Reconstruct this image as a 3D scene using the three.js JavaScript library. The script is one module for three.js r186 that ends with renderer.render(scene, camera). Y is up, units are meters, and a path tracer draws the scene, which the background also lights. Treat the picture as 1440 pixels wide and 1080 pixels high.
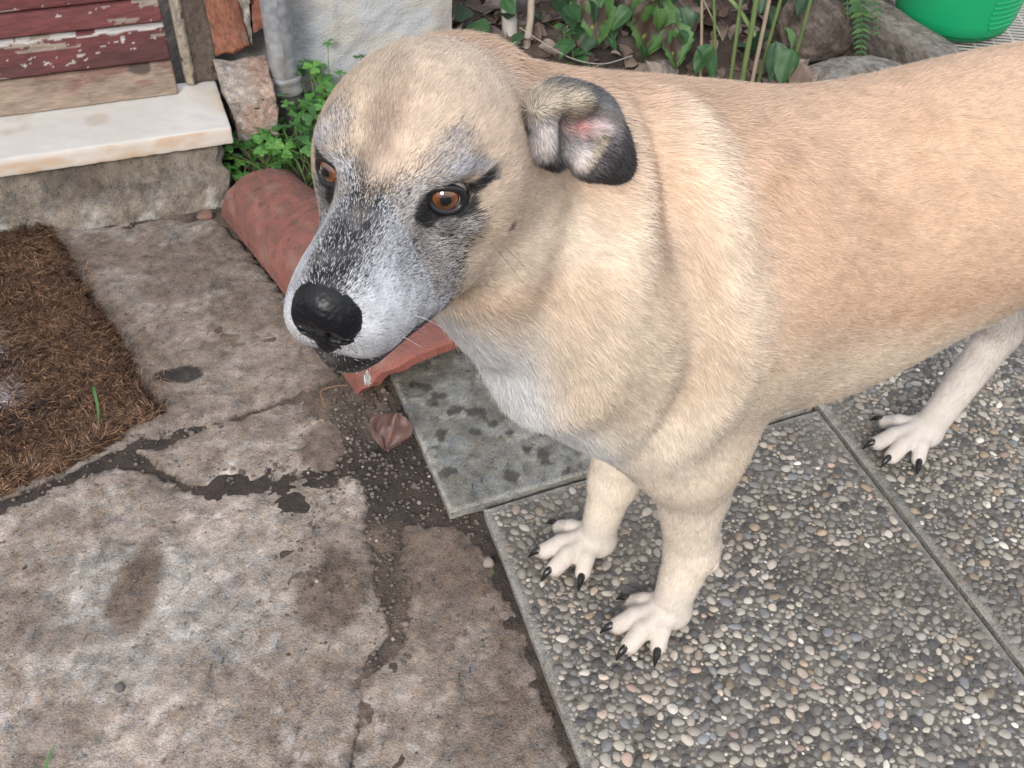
import * as THREE from 'three';
import { mergeGeometries, mergeVertices, toCreasedNormals } from 'three/addons/utils/BufferGeometryUtils.js';

// ---------------------------------------------------------------- camera, sky, sun, exposure
const scene = new THREE.Scene();
const camera = new THREE.PerspectiveCamera(42.187, 4 / 3, 0.05, 60);
{
  const p = 42 * Math.PI / 180, r = 2 * Math.PI / 180;
  const F = new THREE.Vector3(0, -Math.sin(p), -Math.cos(p)), R0 = new THREE.Vector3(1, 0, 0), U0 = R0.clone().cross(F);
  const R = R0.clone().multiplyScalar(Math.cos(r)).addScaledVector(U0, Math.sin(r));
  const U = U0.clone().multiplyScalar(Math.cos(r)).addScaledVector(R0, -Math.sin(r));
  camera.matrixAutoUpdate = true;
  camera.quaternion.setFromRotationMatrix(new THREE.Matrix4().makeBasis(R, U, F.clone().negate()));
  camera.position.set(0, 0.95, 0);
  camera.updateMatrixWorld();
  camera.focus = 0.7; camera.userData.fStop = 32;
}
const renderer = new THREE.WebGLRenderer({ antialias: true });
renderer.setSize(1024, 768);
renderer.toneMapping = THREE.LinearToneMapping;
renderer.toneMappingExposure = 1.34;
renderer.shadowMap.enabled = true;
{ // an overcast sky: a pale cloud sheet, brightest high up
  const w = 64, h = 32, data = new Float32Array(w * h * 4);
  for (let y = 0; y < h; y++) for (let x = 0; x < w; x++) {
    const e = Math.sin(((y + 0.5) / h - 0.5) * Math.PI), i = (y * w + x) * 4;
    const up = e > 0 ? (1.6 + e) / 2.6 : 0.5, L = 1.2 * up * (e > 0 ? 1 : 0.5);
    data[i] = L * 0.94; data[i + 1] = L * 0.99; data[i + 2] = L * 1.09; data[i + 3] = 1;
  }
  const sky = new THREE.DataTexture(data, w, h, THREE.RGBAFormat, THREE.FloatType);
  sky.mapping = THREE.EquirectangularReflectionMapping; sky.magFilter = THREE.LinearFilter; sky.minFilter = THREE.LinearFilter; sky.needsUpdate = true;
  scene.background = sky; scene.environment = sky; scene.environmentIntensity = 1;
}
const sun = new THREE.DirectionalLight(0xfff8ee, 2.3);
sun.position.set(-0.7, 2.3, 2.9); sun.castShadow = true; sun.shadow.radius = 42;
sun.shadow.mapSize.set(2048, 2048);
Object.assign(sun.shadow.camera, { left: -3, right: 3, top: 3, bottom: -3, near: 0.1, far: 12 });
scene.add(sun, sun.target); sun.target.position.set(0.1, 0, -1);

// ---------------------------------------------------------------- helpers
let seed = 12345;
const rnd = () => { seed = (seed + 0x6d2b79f5) | 0; let t = Math.imul(seed ^ (seed >>> 15), 1 | seed); t = (t + Math.imul(t ^ (t >>> 7), 61 | t)) ^ t; return ((t ^ (t >>> 14)) >>> 0) / 4294967296; };
const reseed = (n) => { seed = n | 0; };
const rr = (a, b) => a + (b - a) * rnd();
const V = (x, y, z) => new THREE.Vector3(x, y, z);
const clamp = (x, a = 0, b = 1) => (x < a ? a : x > b ? b : x);
const lerp = (a, b, t) => a + (b - a) * t;
const sst = (a, b, x) => { const t = clamp((x - a) / (b - a)); return t * t * (3 - 2 * t); };
const mix3 = (a, b, t) => [a[0] + (b[0] - a[0]) * t, a[1] + (b[1] - a[1]) * t, a[2] + (b[2] - a[2]) * t];
const hash3 = (x, y, z) => { let h = Math.imul(x, 374761393) ^ Math.imul(y, 668265263) ^ Math.imul(z, 2147483647 ^ 1274126177); h = Math.imul(h ^ (h >>> 13), 1274126177); h ^= h >>> 16; h = Math.imul(h, 2246822519); return ((h ^ (h >>> 15)) >>> 0) / 4294967296; };
function noise(x, y, z = 0) { // value noise 0..1
  const X = Math.floor(x), Y = Math.floor(y), Z = Math.floor(z), f = x - X, g = y - Y, h = z - Z;
  const u = f * f * (3 - 2 * f), v = g * g * (3 - 2 * g), w = h * h * (3 - 2 * h);
  const a = lerp(lerp(hash3(X, Y, Z), hash3(X + 1, Y, Z), u), lerp(hash3(X, Y + 1, Z), hash3(X + 1, Y + 1, Z), u), v);
  if (h === 0) return a;
  return lerp(a, lerp(lerp(hash3(X, Y, Z + 1), hash3(X + 1, Y, Z + 1), u), lerp(hash3(X, Y + 1, Z + 1), hash3(X + 1, Y + 1, Z + 1), u), v), w);
}
function fbm(x, y, z = 0, o = 4) { let s = 0, a = 0.5, n = 0; for (let i = 0; i < o; i++) { s += a * noise(x, y, z); n += a; a *= 0.5; x = x * 2.03 + 17.1; y = y * 2.03 + 5.7; z = z ? z * 2.03 + 3.3 : 0; } return s / n; }
const names = new Map();
const numbered = (n) => { const k = names.get(n) || 0; names.set(n, k + 1); return k ? n + '_' + String(k).padStart(3, '0') : n; };
const shadowed = (m) => { m.castShadow = true; m.receiveShadow = true; return m; };
function thing(name, label, category, group) { const o = new THREE.Group(); o.name = numbered(name); o.userData = { label, category }; if (group) o.userData.group = group; scene.add(o); return o; }
function struct(name) { const o = new THREE.Group(); o.name = numbered(name); o.userData = { kind: 'structure' }; scene.add(o); return o; }
function part(name, geo, mat, parent) { const m = shadowed(new THREE.Mesh(geo, mat)); m.name = name; parent.add(m); return m; }
const lin = (r, g, b) => new THREE.Color().setRGB(r, g, b);
const std = (o) => new THREE.MeshStandardMaterial(o);
function dataTex(w, h, fn, srgb = false) { // fn(u, v) -> [r, g, b] in linear values 0..1
  const d = new Uint8Array(w * h * 4), enc = (c) => { c = clamp(c); return 255 * (c <= 0.0031308 ? 12.92 * c : 1.055 * Math.pow(c, 1 / 2.4) - 0.055); };
  for (let y = 0; y < h; y++) for (let x = 0; x < w; x++) {
    const c = fn((x + 0.5) / w, (y + 0.5) / h), i = (y * w + x) * 4;
    for (let k = 0; k < 3; k++) d[i + k] = srgb ? enc(c[k]) : 255 * clamp(c[k]);
    d[i + 3] = 255;
  }
  const t = new THREE.DataTexture(d, w, h, THREE.RGBAFormat); t.magFilter = THREE.LinearFilter; t.minFilter = THREE.LinearFilter;
  t.wrapS = t.wrapT = THREE.RepeatWrapping; if (srgb) t.colorSpace = THREE.SRGBColorSpace; t.needsUpdate = true; return t;
}
function paint(geo, fn) { const P = geo.attributes.position, C = new Float32Array(P.count * 3); for (let i = 0; i < P.count; i++) { const c = fn(P.getX(i), P.getY(i), P.getZ(i), i); C[i * 3] = c[0]; C[i * 3 + 1] = c[1]; C[i * 3 + 2] = c[2]; } geo.setAttribute('color', new THREE.BufferAttribute(C, 3)); return geo; }
// ---------------------------------------------------------------- tiling grain for stone, soil, wood and clay
const wrapH = (X, Y, p, s) => hash3(((X % p) + p) % p, ((Y % p) + p) % p, s);
function tnoise(x, y, p, s) { const X = Math.floor(x), Y = Math.floor(y), f = x - X, g = y - Y, u = f * f * (3 - 2 * f), v = g * g * (3 - 2 * g); return lerp(lerp(wrapH(X, Y, p, s), wrapH(X + 1, Y, p, s), u), lerp(wrapH(X, Y + 1, p, s), wrapH(X + 1, Y + 1, p, s), u), v); }
const tfbm = (u, v, p, o, s = 1) => { let r = 0, a = 0.5, n = 0; for (let i = 0; i < o; i++) { r += a * tnoise(u * p, v * p, p, s + i); n += a; a *= 0.6; p *= 2; } return r / n; };
const grainTex = dataTex(768, 768, (u, v) => { // rough limestone: pale crystals, dark pits
  const a = tfbm(u, v, 24, 4, 3), b = tnoise(u * 190, v * 190, 190, 9), c = tfbm(u, v, 7, 3, 21);
  let g = 0.64 + 0.7 * (a - 0.5) + 0.28 * (b - 0.5) + 0.3 * (c - 0.5); if (b > 0.9) g += 0.24; if (tnoise(u * 120, v * 120, 120, 31) > 0.91) g -= 0.34; if (tnoise(u * 70, v * 70, 70, 37) > 0.93) g -= 0.3;
  const w = (tnoise(u * 40, v * 40, 40, 5) - 0.5) * 0.08; return [g + w, g, g - w];
}, true);
const grainBump = dataTex(768, 768, (u, v) => { const g = 0.6 * tfbm(u, v, 20, 5, 3) + 0.25 * tnoise(u * 190, v * 190, 190, 9) + 0.15 * tfbm(u, v, 60, 2, 44); return [g, g, g]; });
const grainMat = (o) => std({ vertexColors: true, map: grainTex, bumpMap: grainBump, bumpScale: 0.002, roughness: 0.9, ...o });
const inPoly = (p, x, z) => { // signed distance, positive inside, with the nearest point
  let d = 1e9, inside = false, nx = 0, nz = 0;
  for (let i = 0, j = p.length - 1; i < p.length; j = i++) {
    const ax = p[j][0], az = p[j][1], bx = p[i][0] - ax, bz = p[i][1] - az, t = clamp(((x - ax) * bx + (z - az) * bz) / (bx * bx + bz * bz)), qx = ax + bx * t, qz = az + bz * t, e = Math.hypot(x - qx, z - qz);
    if (e < d) { d = e; nx = qx; nz = qz; }
    if ((p[i][1] > z) !== (p[j][1] > z) && x < (p[j][0] - p[i][0]) * (z - p[i][1]) / (p[j][1] - p[i][1]) + p[i][0]) inside = !inside;
  }
  return [inside ? d : -d, nx, nz];
};
// a laid stone or slab: a relief over a polygon with worn, rounded edges and real sides
function slabGeo(poly, { top = 0, bottom = -0.05, step = 0.004, wobble = 0, round = 0.006, relief, color, tile = 0.27 }) {
  const xs = poly.map((p) => p[0]), zs = poly.map((p) => p[1]), x0 = Math.min(...xs) - step * 3, z0 = Math.min(...zs) - step * 3, nx = Math.ceil((Math.max(...xs) - x0) / step) + 3, nz = Math.ceil((Math.max(...zs) - z0) / step) + 3;
  const id = new Int32Array(nx * nz).fill(-1), pos = [], col = [], uv = [], idx = [], ins = [];
  for (let k = 0; k < nz; k++) for (let i = 0; i < nx; i++) {
    let x = x0 + i * step, z = z0 + k * step; let [d, qx, qz] = inPoly(poly, x, z);
    const w = wobble ? wobble * ((fbm(x * 35, z * 35, 1.7, 3) - 0.5) * 2 + (noise(x * 160, z * 160, 4) - 0.5) * 0.7) : 0; d += w;
    if (d < -step * 1.6) continue;
    let y; const c = color(x, z, d);
    const sgn = d - w > 0 ? 1 : -1, L0 = Math.hypot(qx - x, qz - z) || 1, ux = (qx - x) / L0 * sgn, uz = (qz - z) / L0 * sgn;
    if (d > 0 && d < step * 0.65) { x += ux * d * 0.9; z += uz * d * 0.9; d *= 0.1; }
    if (d <= 0) { x += ux * (d + 0.0006); z += uz * (d + 0.0006); y = bottom; }
    else { const r = d < round ? round - Math.sqrt(Math.max(0, round * round - (round - d) ** 2)) : 0; y = top + (relief ? relief(x, z, d) : 0) - r; }
    id[k * nx + i] = pos.length / 3; ins.push(d > 0); pos.push(x, y, z); col.push(...c); uv.push(x / tile, z / tile);
  }
  for (let k = 0; k < nz - 1; k++) for (let i = 0; i < nx - 1; i++) {
    const a = id[k * nx + i], b = id[k * nx + i + 1], c = id[(k + 1) * nx + i], d = id[(k + 1) * nx + i + 1];
    if (a >= 0 && b >= 0 && c >= 0 && (ins[a] || ins[b] || ins[c])) idx.push(a, c, b);
    if (b >= 0 && c >= 0 && d >= 0 && (ins[b] || ins[c] || ins[d])) idx.push(b, c, d);
  }
  const g = new THREE.BufferGeometry(); g.setAttribute('position', new THREE.Float32BufferAttribute(pos, 3)); g.setAttribute('color', new THREE.Float32BufferAttribute(col, 3)); g.setAttribute('uv', new THREE.Float32BufferAttribute(uv, 2)); g.setIndex(idx); g.computeVertexNormals(); return g;
}
// a cast slab: four corners, a relief on top and clean sides
function quadSlab(q, { top, bottom = -0.05, step, round = 0.003, relief, color, tile = 0.27 }) {
  const L = (a, b) => Math.hypot(a[0] - b[0], a[1] - b[1]), nu = Math.ceil(Math.max(L(q[0], q[1]), L(q[3], q[2])) / step), nv = Math.ceil(Math.max(L(q[0], q[3]), L(q[1], q[2])) / step), pos = [], col = [], uv = [], idx = [], rim = [];
  const bil = (u, v) => [0, 1].map((k) => (q[0][k] * (1 - u) + q[1][k] * u) * (1 - v) + (q[3][k] * (1 - u) + q[2][k] * u) * v);
  const ease = (t, n) => { const e = 0.35 / n; return t <= 0 ? 0 : t >= 1 ? 1 : clamp(t, e, 1 - e); }; // rows next to the rim sit close to it
  for (let j = 0; j <= nv; j++) for (let i = 0; i <= nu; i++) { const [x, z] = bil(ease(i / nu, nu), ease(j / nv, nv)), d = Math.max(0, inPoly(q, x, z)[0]), r = d < round ? round - Math.sqrt(Math.max(0, round * round - (round - d) ** 2)) : 0; pos.push(x, top + relief(x, z, d) - r * 0.8, z); col.push(...color(x, z, d)); uv.push(x / tile, z / tile); }
  const W = nu + 1; for (let j = 0; j < nv; j++) for (let i = 0; i < nu; i++) { const a = j * W + i; idx.push(a, a + W, a + 1, a + 1, a + W, a + W + 1); }
  for (let i = 0; i < nu; i++) rim.push(i); for (let j = 0; j < nv; j++) rim.push(j * W + nu); for (let i = nu; i > 0; i--) rim.push(nv * W + i); for (let j = nv; j > 0; j--) rim.push(j * W);
  const base = pos.length / 3; for (const r of rim) { const x = pos[r * 3], y = pos[r * 3 + 1], z = pos[r * 3 + 2], c = color(x, z, 0.003).map((v) => v * (0.8 + 0.3 * noise(x * 90, z * 90, 2))); for (const yy of [y, y - 0.012, bottom]) { pos.push(x, yy, z); col.push(...c); uv.push((x + z) / tile, yy / tile); } }
  for (let k = 0; k < rim.length; k++) { const a = base + k * 3, b = base + ((k + 1) % rim.length) * 3; for (let h = 0; h < 2; h++) idx.push(a + h, b + h, a + h + 1, b + h, b + h + 1, a + h + 1); }
  const g = new THREE.BufferGeometry(); g.setAttribute('position', new THREE.Float32BufferAttribute(pos, 3)); g.setAttribute('color', new THREE.Float32BufferAttribute(col, 3)); g.setAttribute('uv', new THREE.Float32BufferAttribute(uv, 2)); g.setIndex(idx); g.computeVertexNormals(); return g;
}
// ---------------------------------------------------------------- the house line: a along the wall, b out from it, from the sill's near corner
const WS = V(-0.497, 0, -1.553), WA = V(0.93, 0, -0.37).normalize(), WN = V(-WA.z, 0, WA.x);
const wp = (a, b, y) => V(WS.x + WA.x * a + WN.x * b, y, WS.z + WA.z * a + WN.z * b);
const toWall = (x, z) => [(x - WS.x) * WA.x + (z - WS.z) * WA.z, (x - WS.x) * WN.x + (z - WS.z) * WN.z];
const WALLQ = new THREE.Quaternion().setFromRotationMatrix(new THREE.Matrix4().makeBasis(WA, V(0, 1, 0), WN));
// ---------------------------------------------------------------- ground
const bed = (x, z) => { const [a, b] = toWall(x, z); return 0.075 * sst(-0.02, -0.24, b) * sst(-0.1, 0.05, a); };
{
  const soil = (x, z) => -0.0155 + bed(x, z) + 0.012 * (fbm(x * 14, z * 14, 2.2, 4) - 0.5) + 0.009 * (fbm(x * 60, z * 60, 7.2, 3) - 0.5);
  const soilCol = (x, z) => { const n = fbm(x * 18, z * 18, 3.1, 4), m = noise(x * 7, z * 7, 8.8); let c = mix3([0.085, 0.062, 0.048], [0.19, 0.14, 0.108], sst(0.35, 0.7, n)); c = mix3(c, [0.055, 0.04, 0.031], sst(0.55, 0.8, m)); return c; };
  const far = V(0, 0, 0), nx = 300, nz = 330, x0 = -1.35, z0 = -3.1, s = 0.009, pos = [], col = [], uv = [], idx = [];
  for (let k = 0; k <= nz; k++) for (let i = 0; i <= nx; i++) {
    // the sheet's outer rings run on to the horizon
    const ox = i === 0 ? -60 : i === nx ? 60 : 0, oz = k === 0 ? -60 : k === nz ? 60 : 0, x = x0 + i * s, z = z0 + k * s;
    pos.push(x + ox, ox || oz ? -0.03 : soil(x, z), z + oz); col.push(...soilCol(x, z)); uv.push((x + ox) / 0.3, (z + oz) / 0.3);
  }
  for (let k = 0; k < nz; k++) for (let i = 0; i < nx; i++) { const a = k * (nx + 1) + i; idx.push(a, a + nx + 1, a + 1, a + 1, a + nx + 1, a + nx + 2); }
  const g = new THREE.BufferGeometry(); g.setAttribute('position', new THREE.Float32BufferAttribute(pos, 3)); g.setAttribute('color', new THREE.Float32BufferAttribute(col, 3)); g.setAttribute('uv', new THREE.Float32BufferAttribute(uv, 2)); g.setIndex(idx); g.computeVertexNormals();
  const m = shadowed(new THREE.Mesh(g, grainMat({ bumpScale: 0.004 }))); m.name = 'ground'; m.userData.kind = 'structure'; scene.add(m);
}
const blob = (x, z, cx, cz, r, q = r) => Math.exp(-(((x - cx) / r) ** 2) - ((z - cz) / q) ** 2);
const stonePave = struct('stone_pavement');
{
  const STONES = [
    { poly: [[-0.961, -1.378], [-0.784, -1.433], [-0.535, -1.489], [-0.477, -1.426], [-0.377, -1.288], [-0.324, -1.217], [-0.249, -1.074], [-0.283, -1.039], [-0.379, -0.976], [-0.490, -0.921], [-0.574, -0.863], [-0.692, -0.778]], k: 0, step: 0.0045 },
    { poly: [[-0.492, -0.911], [-0.409, -0.969], [-0.291, -1.032], [-0.232, -0.98], [-0.211, -0.93], [-0.227, -0.893], [-0.353, -0.848], [-0.405, -0.853], [-0.447, -0.871]], k: 1, step: 0.0032 },
    { poly: [[-0.65, -0.785], [-0.590, -0.833], [-0.517, -0.895], [-0.461, -0.879], [-0.410, -0.851], [-0.353, -0.85], [-0.272, -0.879], [-0.204, -0.888], [-0.181, -0.854], [-0.170, -0.807], [-0.156, -0.741], [-0.135, -0.681], [-0.125, -0.643], [-0.136, -0.614], [-0.15, -0.586], [-0.142, -0.545], [-0.146, -0.498], [-0.13, -0.15], [-1.0, -0.15], [-0.96, -0.7]], k: 2, step: 0.0032 },
    { poly: [[-0.127, -0.801], [-0.065, -0.808], [-0.039, -0.785], [-0.009, -0.737], [0.024, -0.658], [0.055, -0.561], [0.080, -0.487], [0.165, -0.16], [-0.14, -0.15], [-0.155, -0.498], [-0.152, -0.546], [-0.158, -0.58], [-0.13, -0.608], [-0.118, -0.641], [-0.120, -0.701], [-0.129, -0.748]], k: 3, step: 0.0032 },
  ];
  const mat = grainMat({ bumpScale: 0.0032 });
  for (const { poly, k, step } of STONES) {
    const color = (x, z, d) => {
      const n1 = fbm(x * 9 + k * 7, z * 9, 1.3, 4), n2 = fbm(x * 30, z * 30, 5.5 + k, 4), n3 = noise(x * 4.5, z * 4.5, 9.1 + k);
      let c = mix3([0.35, 0.285, 0.235], [0.52, 0.44, 0.38], sst(0.35, 0.7, n2));
      c = mix3(c, [0.45, 0.45, 0.42], 0.35 * sst(0.5, 0.75, n3));                              // grey lichen tint
      c = mix3(c, [0.7, 0.62, 0.56], 0.6 * sst(0.57, 0.78, fbm(x * 55, z * 55, 2.2, 3)));      // pale crystals
      let st = sst(0.46, 0.6, n1 + 0.45 * (n2 - 0.5));                                        // brown stains
      const wob = (n2 - 0.5) * 1.4;
      if (k === 2) st = Math.max(st * 0.55, sst(0.35, 0.7, blob(x, z, -0.428, -0.69, 0.035, 0.09) + 0.5 * wob), sst(0.3, 0.7, blob(x, z, -0.2, -0.7, 0.05, 0.09) + 0.6 * wob), 0.7 * sst(0.4, 0.8, blob(x, z, -0.5, -0.62, 0.09, 0.03) + 0.5 * wob), 0.6 * sst(0.3, 0.7, blob(x, z, -0.19, -0.58, 0.06, 0.05) + 0.6 * wob));
      if (k === 0) st = Math.max(st * 0.9, 0.9 * sst(0.35, 0.7, blob(x, z, -0.34, -1.21, 0.12, 0.05) + 0.5 * wob), 0.8 * sst(0.35, 0.7, blob(x, z, -0.54, -1.27, 0.09, 0.06) + 0.5 * wob), 0.5);
      if (k === 1) st = Math.max(st * 0.6, sst(0.35, 0.7, blob(x, z, -0.24, -0.93, 0.05, 0.06) + 0.4 * wob));
      if (k === 3) st = Math.max(st * 0.8, sst(0.35, 0.7, blob(x, z, -0.07, -0.75, 0.11, 0.09) + 0.4 * wob), 0.35);
      c = mix3(c, mix3([0.13, 0.092, 0.068], [0.23, 0.165, 0.128], n2), 0.92 * st);
      c = mix3(c, [0.12, 0.09, 0.07], 0.75 * sst(0.012, 0.001, d + 0.014 * (n2 - 0.5)));       // soil on the worn rim
      if (k === 0) c = mix3(c, [0.045, 0.036, 0.032], 0.95 * sst(0.5, 0.62, blob(x, z, -0.49, -1.06, 0.036, 0.02) + blob(x, z, -0.467, -1.068, 0.02, 0.017) + 0.25 * wob)); // wet patch
      const pit = noise(x * 210, z * 210, 3 + k); if (pit > 0.93) c = mix3(c, [0.1, 0.08, 0.07], 0.7);
      return c;
    };
    const relief = (x, z, d) => 0.009 * (fbm(x * 8 + k * 3, z * 8, 6.1, 3) - 0.5) + 0.005 * (fbm(x * 45, z * 45, 1.1 + k, 3) - 0.5) - 0.004 * sst(0.03, 0, d) - 0.003 * sst(0.9, 0.96, noise(x * 130, z * 130, 8));
    part('stone', slabGeo(poly, { top: -0.011, bottom: -0.05, step, wobble: 0.011, round: 0.007, relief, color }), mat, stonePave);
  }
}
// ---------------------------------------------------------------- pebble slabs, a smooth concrete slab
const terrace = struct('terrace');
{
  const E = V(0.323, 0, 0.946).normalize(), M = V(0.946, 0, -0.323), A = V(-0.03, 0, -0.821);
  const at = (m, e, turn = 0) => { const c = Math.cos(turn), s = Math.sin(turn), p = m * c - e * s, q = m * s + e * c; return [A.x + M.x * p + E.x * q, A.z + M.z * p + E.z * q]; };
  const chip = [[], [], []];
  reseed(41);
  for (let k = 0; k < 3; k++) { const g = new THREE.IcosahedronGeometry(1, 2), P = g.attributes.position; for (let i = 0; i < P.count; i++) { const x = P.getX(i), y = P.getY(i), z = P.getZ(i), f = 0.8 + 0.4 * noise(x * 1.3 + k * 9 + 20, y * 1.3 + 20, z * 1.3 + 20); P.setXYZ(i, x * f, y * f, z * f); } g.computeVertexNormals(); chip[k] = g; }
  const PAL = [[[0.34, 0.325, 0.3], 30], [[0.25, 0.24, 0.225], 26], [[0.42, 0.39, 0.35], 16], [[0.13, 0.13, 0.135], 16], [[0.2, 0.22, 0.25], 9], [[0.035, 0.038, 0.048], 16], [[0.68, 0.655, 0.62], 6], [[0.47, 0.4, 0.34], 4], [[0.4, 0.3, 0.26], 2], [[0.36, 0.28, 0.2], 4]], tot = PAL.reduce((s, p) => s + p[1], 0);
  const pick = () => { let r = rnd() * tot; for (const [c, w] of PAL) { r -= w; if (r < 0) { const v = (0.52 + 0.78 * rnd()); return [c[0] * v * 1.05, c[1] * v, c[2] * v * 0.94]; } } return PAL[0][0]; };
  const cement = grainMat({ bumpScale: 0.0025 }), pebMat = std({ color: lin(1, 1, 1), roughness: 0.62 }), tint = new Map();
  const pebble = (c) => { const k = c.map((v) => Math.round(v * 14)).join(); if (!tint.has(k)) tint.set(k, std({ color: lin(...c), roughness: 0.6 })); return tint.get(k); };
  const SLABS = [[0, 0, 0.502, 0.5, -0.045, 260], [0.509, -0.27, 1.008, 0.43, -0.27, 200], [0.512, -0.785, 1.01, -0.28, -0.785, 0], [0.518, 0.44, 1.01, 0.93, 0.44, 0], [0, 0.507, 0.502, 0.93, 0.507, 0]];
  for (const [m0, e0, m1, e1, e0b, singles] of SLABS) {
    const s = new THREE.Group(); s.name = 'pebble_slab'; terrace.add(s);
    const poly = [at(m0, e0), at(m1, e0b), at(m1, e1), at(m0, e1)];
    part('cement', quadSlab(poly, { top: -0.0016, step: 0.007, relief: (x, z) => 0.002 * (fbm(x * 60, z * 60, 2, 3) - 0.5), color: (x, z, d) => { const n = fbm(x * 26, z * 26, 4.4, 3); return mix3(mix3([0.115, 0.104, 0.09], [0.22, 0.2, 0.175], n), [0.36, 0.335, 0.3], sst(0.011, 0.005, d)); } }), cement, s);
    // pebbles packed by dart throwing, large ones first
    const W = m1 - m0, H = e1 - e0, cell = 0.012, gw = Math.ceil(W / cell), gh = Math.ceil(H / cell), grid = Array.from({ length: gw * gh }, () => []), list = [];
    for (const [r0, r1, tries] of [[0.0052, 0.0074, 1500], [0.0036, 0.0054, 8000], [0.0025, 0.0038, 15000], [0.0016, 0.0026, 16000]]) for (let t = 0; t < tries; t++) {
      const r = rr(r0, r1), u = rr(r + 0.0065, W - r - 0.005), v = rr(r + 0.005, H - r - 0.005), ci = Math.floor(u / cell), cj = Math.floor(v / cell); let ok = true;
      for (let b = cj - 1; b <= cj + 1 && ok; b++) for (let a = ci - 1; a <= ci + 1 && ok; a++) if (a >= 0 && b >= 0 && a < gw && b < gh) for (const p of grid[b * gw + a]) if ((p[0] - u) ** 2 + (p[1] - v) ** 2 < ((p[2] + r) * 0.83) ** 2) { ok = false; break; }
      if (!ok) continue; const p = [u, v, r]; grid[cj * gw + ci].push(p); list.push(p);
    }
    const o = new THREE.Object3D(), sets = [[], [], []];
    list.forEach((p, i) => {
      const eT = lerp(e0, e0b, p[0] / W), [x, z] = at(m0 + p[0], eT + p[1] * (e1 - eT) / H), worn = fbm(x * 7, z * 7, 3.3, 3), bury = lerp(0.15, 0.5, rnd());
      const flat = p[2] * rr(0.42, 0.66); o.position.set(x, -0.0016 - flat * bury, z); o.rotation.set(rr(-0.2, 0.2), rr(0, 6.28), rr(-0.2, 0.2)); o.scale.set(p[2] * rr(0.95, 1.3), flat, p[2] * rr(0.8, 1)); o.updateMatrix();
      let c = pick(); const dirt = 0.25 + 0.5 * sst(0.45, 0.65, worn); c = mix3(c, [0.15, 0.13, 0.11], dirt);
      if (i < singles) { const q = part('pebble', chip[i % 3], pebble(c), s); q.position.copy(o.position); q.rotation.copy(o.rotation); q.scale.copy(o.scale); } else sets[i % 3].push([o.matrix.clone(), c]);
    });
    sets.forEach((set, k) => { const im = shadowed(new THREE.InstancedMesh(chip[k], pebMat, set.length)); im.name = 'pebbles'; im.userData.kind = 'stuff'; set.forEach(([m, c], i) => { im.setMatrixAt(i, m); im.setColorAt(i, lin(...c)); }); s.add(im); });
  }
  // smooth slab behind, worn and pitted
  const poly = [at(-0.068, -0.508), at(0.5, -0.55), at(0.5, -0.053), at(-0.042, -0.006)];
  part('concrete_slab', quadSlab(poly, { top: -0.001, step: 0.0034, relief: (x, z) => -0.0025 * sst(0.6, 0.8, fbm(x * 40, z * 40, 9, 3)) + 0.0012 * (fbm(x * 20, z * 20, 3, 2) - 0.5), color: (x, z, d) => {
    const n = fbm(x * 11, z * 11, 7.7, 4), m = fbm(x * 42, z * 42, 1.9, 3); let c = mix3([0.165, 0.155, 0.13], [0.28, 0.265, 0.235], n);
    c = mix3(c, [0.27, 0.275, 0.265], 0.6 * sst(0.5, 0.6, noise(x * 28, z * 28, 3.7))); c = mix3(c, [0.07, 0.063, 0.055], 0.9 * sst(0.62, 0.7, m)); c = mix3(c, [0.46, 0.43, 0.38], 0.5 * sst(0.66, 0.72, fbm(x * 60, z * 60, 8.2, 2)));
    return mix3(c, [0.42, 0.4, 0.36], 0.6 * sst(0.008, 0.002, d));
  } }), cement, terrace);
}
// ---------------------------------------------------------------- worn surfaces: a box with many faces, roughened and coloured point by point
// size [w, h, d], centred on x and z, standing on y = 0; shape(p, n) moves a point, color(p) paints it
function wornBox([w, h, d], step, { shape, color, tile = 0.2, grain = 'x' }) {
  const g = new THREE.BoxGeometry(w, h, d, Math.max(1, Math.round(w / step)), Math.max(1, Math.round(h / step)), Math.max(1, Math.round(d / step))); g.translate(0, h / 2, 0);
  const P = g.attributes.position, N = g.attributes.normal, U = g.attributes.uv, C = new Float32Array(P.count * 3), p = V(0, 0, 0), n = V(0, 0, 0);
  for (let i = 0; i < P.count; i++) {
    p.fromBufferAttribute(P, i); n.fromBufferAttribute(N, i);
    const e = [p.x / w, p.y / h - 0.5, p.z / d];
    U.setXY(i, (Math.abs(n.x) > 0.5 ? p.z : p.x) / tile, (Math.abs(n.y) > 0.5 ? p.z : p.y) / tile);
    const c = color(p, n); C.set(c, i * 3); if (shape) shape(p, e); P.setXYZ(i, p.x, p.y, p.z);
  }
  g.setAttribute('color', new THREE.BufferAttribute(C, 3)); g.computeVertexNormals();
  return g;
}
const bulge = (p, e, r, s, seedv = 0) => { const k = r * (fbm(p.x * s + seedv, p.y * s, p.z * s + 9, 4) - 0.5) * 2; p.x += k * (Math.abs(e[0]) > 0.49 ? Math.sign(e[0]) : 0); p.y += k * (Math.abs(e[1]) > 0.49 ? Math.sign(e[1]) : 0); p.z += k * (Math.abs(e[2]) > 0.49 ? Math.sign(e[2]) : 0); };
const rounded = (p, e, w, h, d, r) => { // pulls corners in to a radius
  const ax = w / 2 - r, ay = h / 2 - r, az = d / 2 - r, qx = p.x - clamp(p.x, -ax, ax), qy = p.y - h / 2 - clamp(p.y - h / 2, -ay, ay), qz = p.z - clamp(p.z, -az, az), L = Math.hypot(qx, qy, qz);
  if (L > 1e-9) { const k = Math.min(1, r / L); p.x += qx * (k - 1); p.y += qy * (k - 1); p.z += qz * (k - 1); }
};
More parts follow.
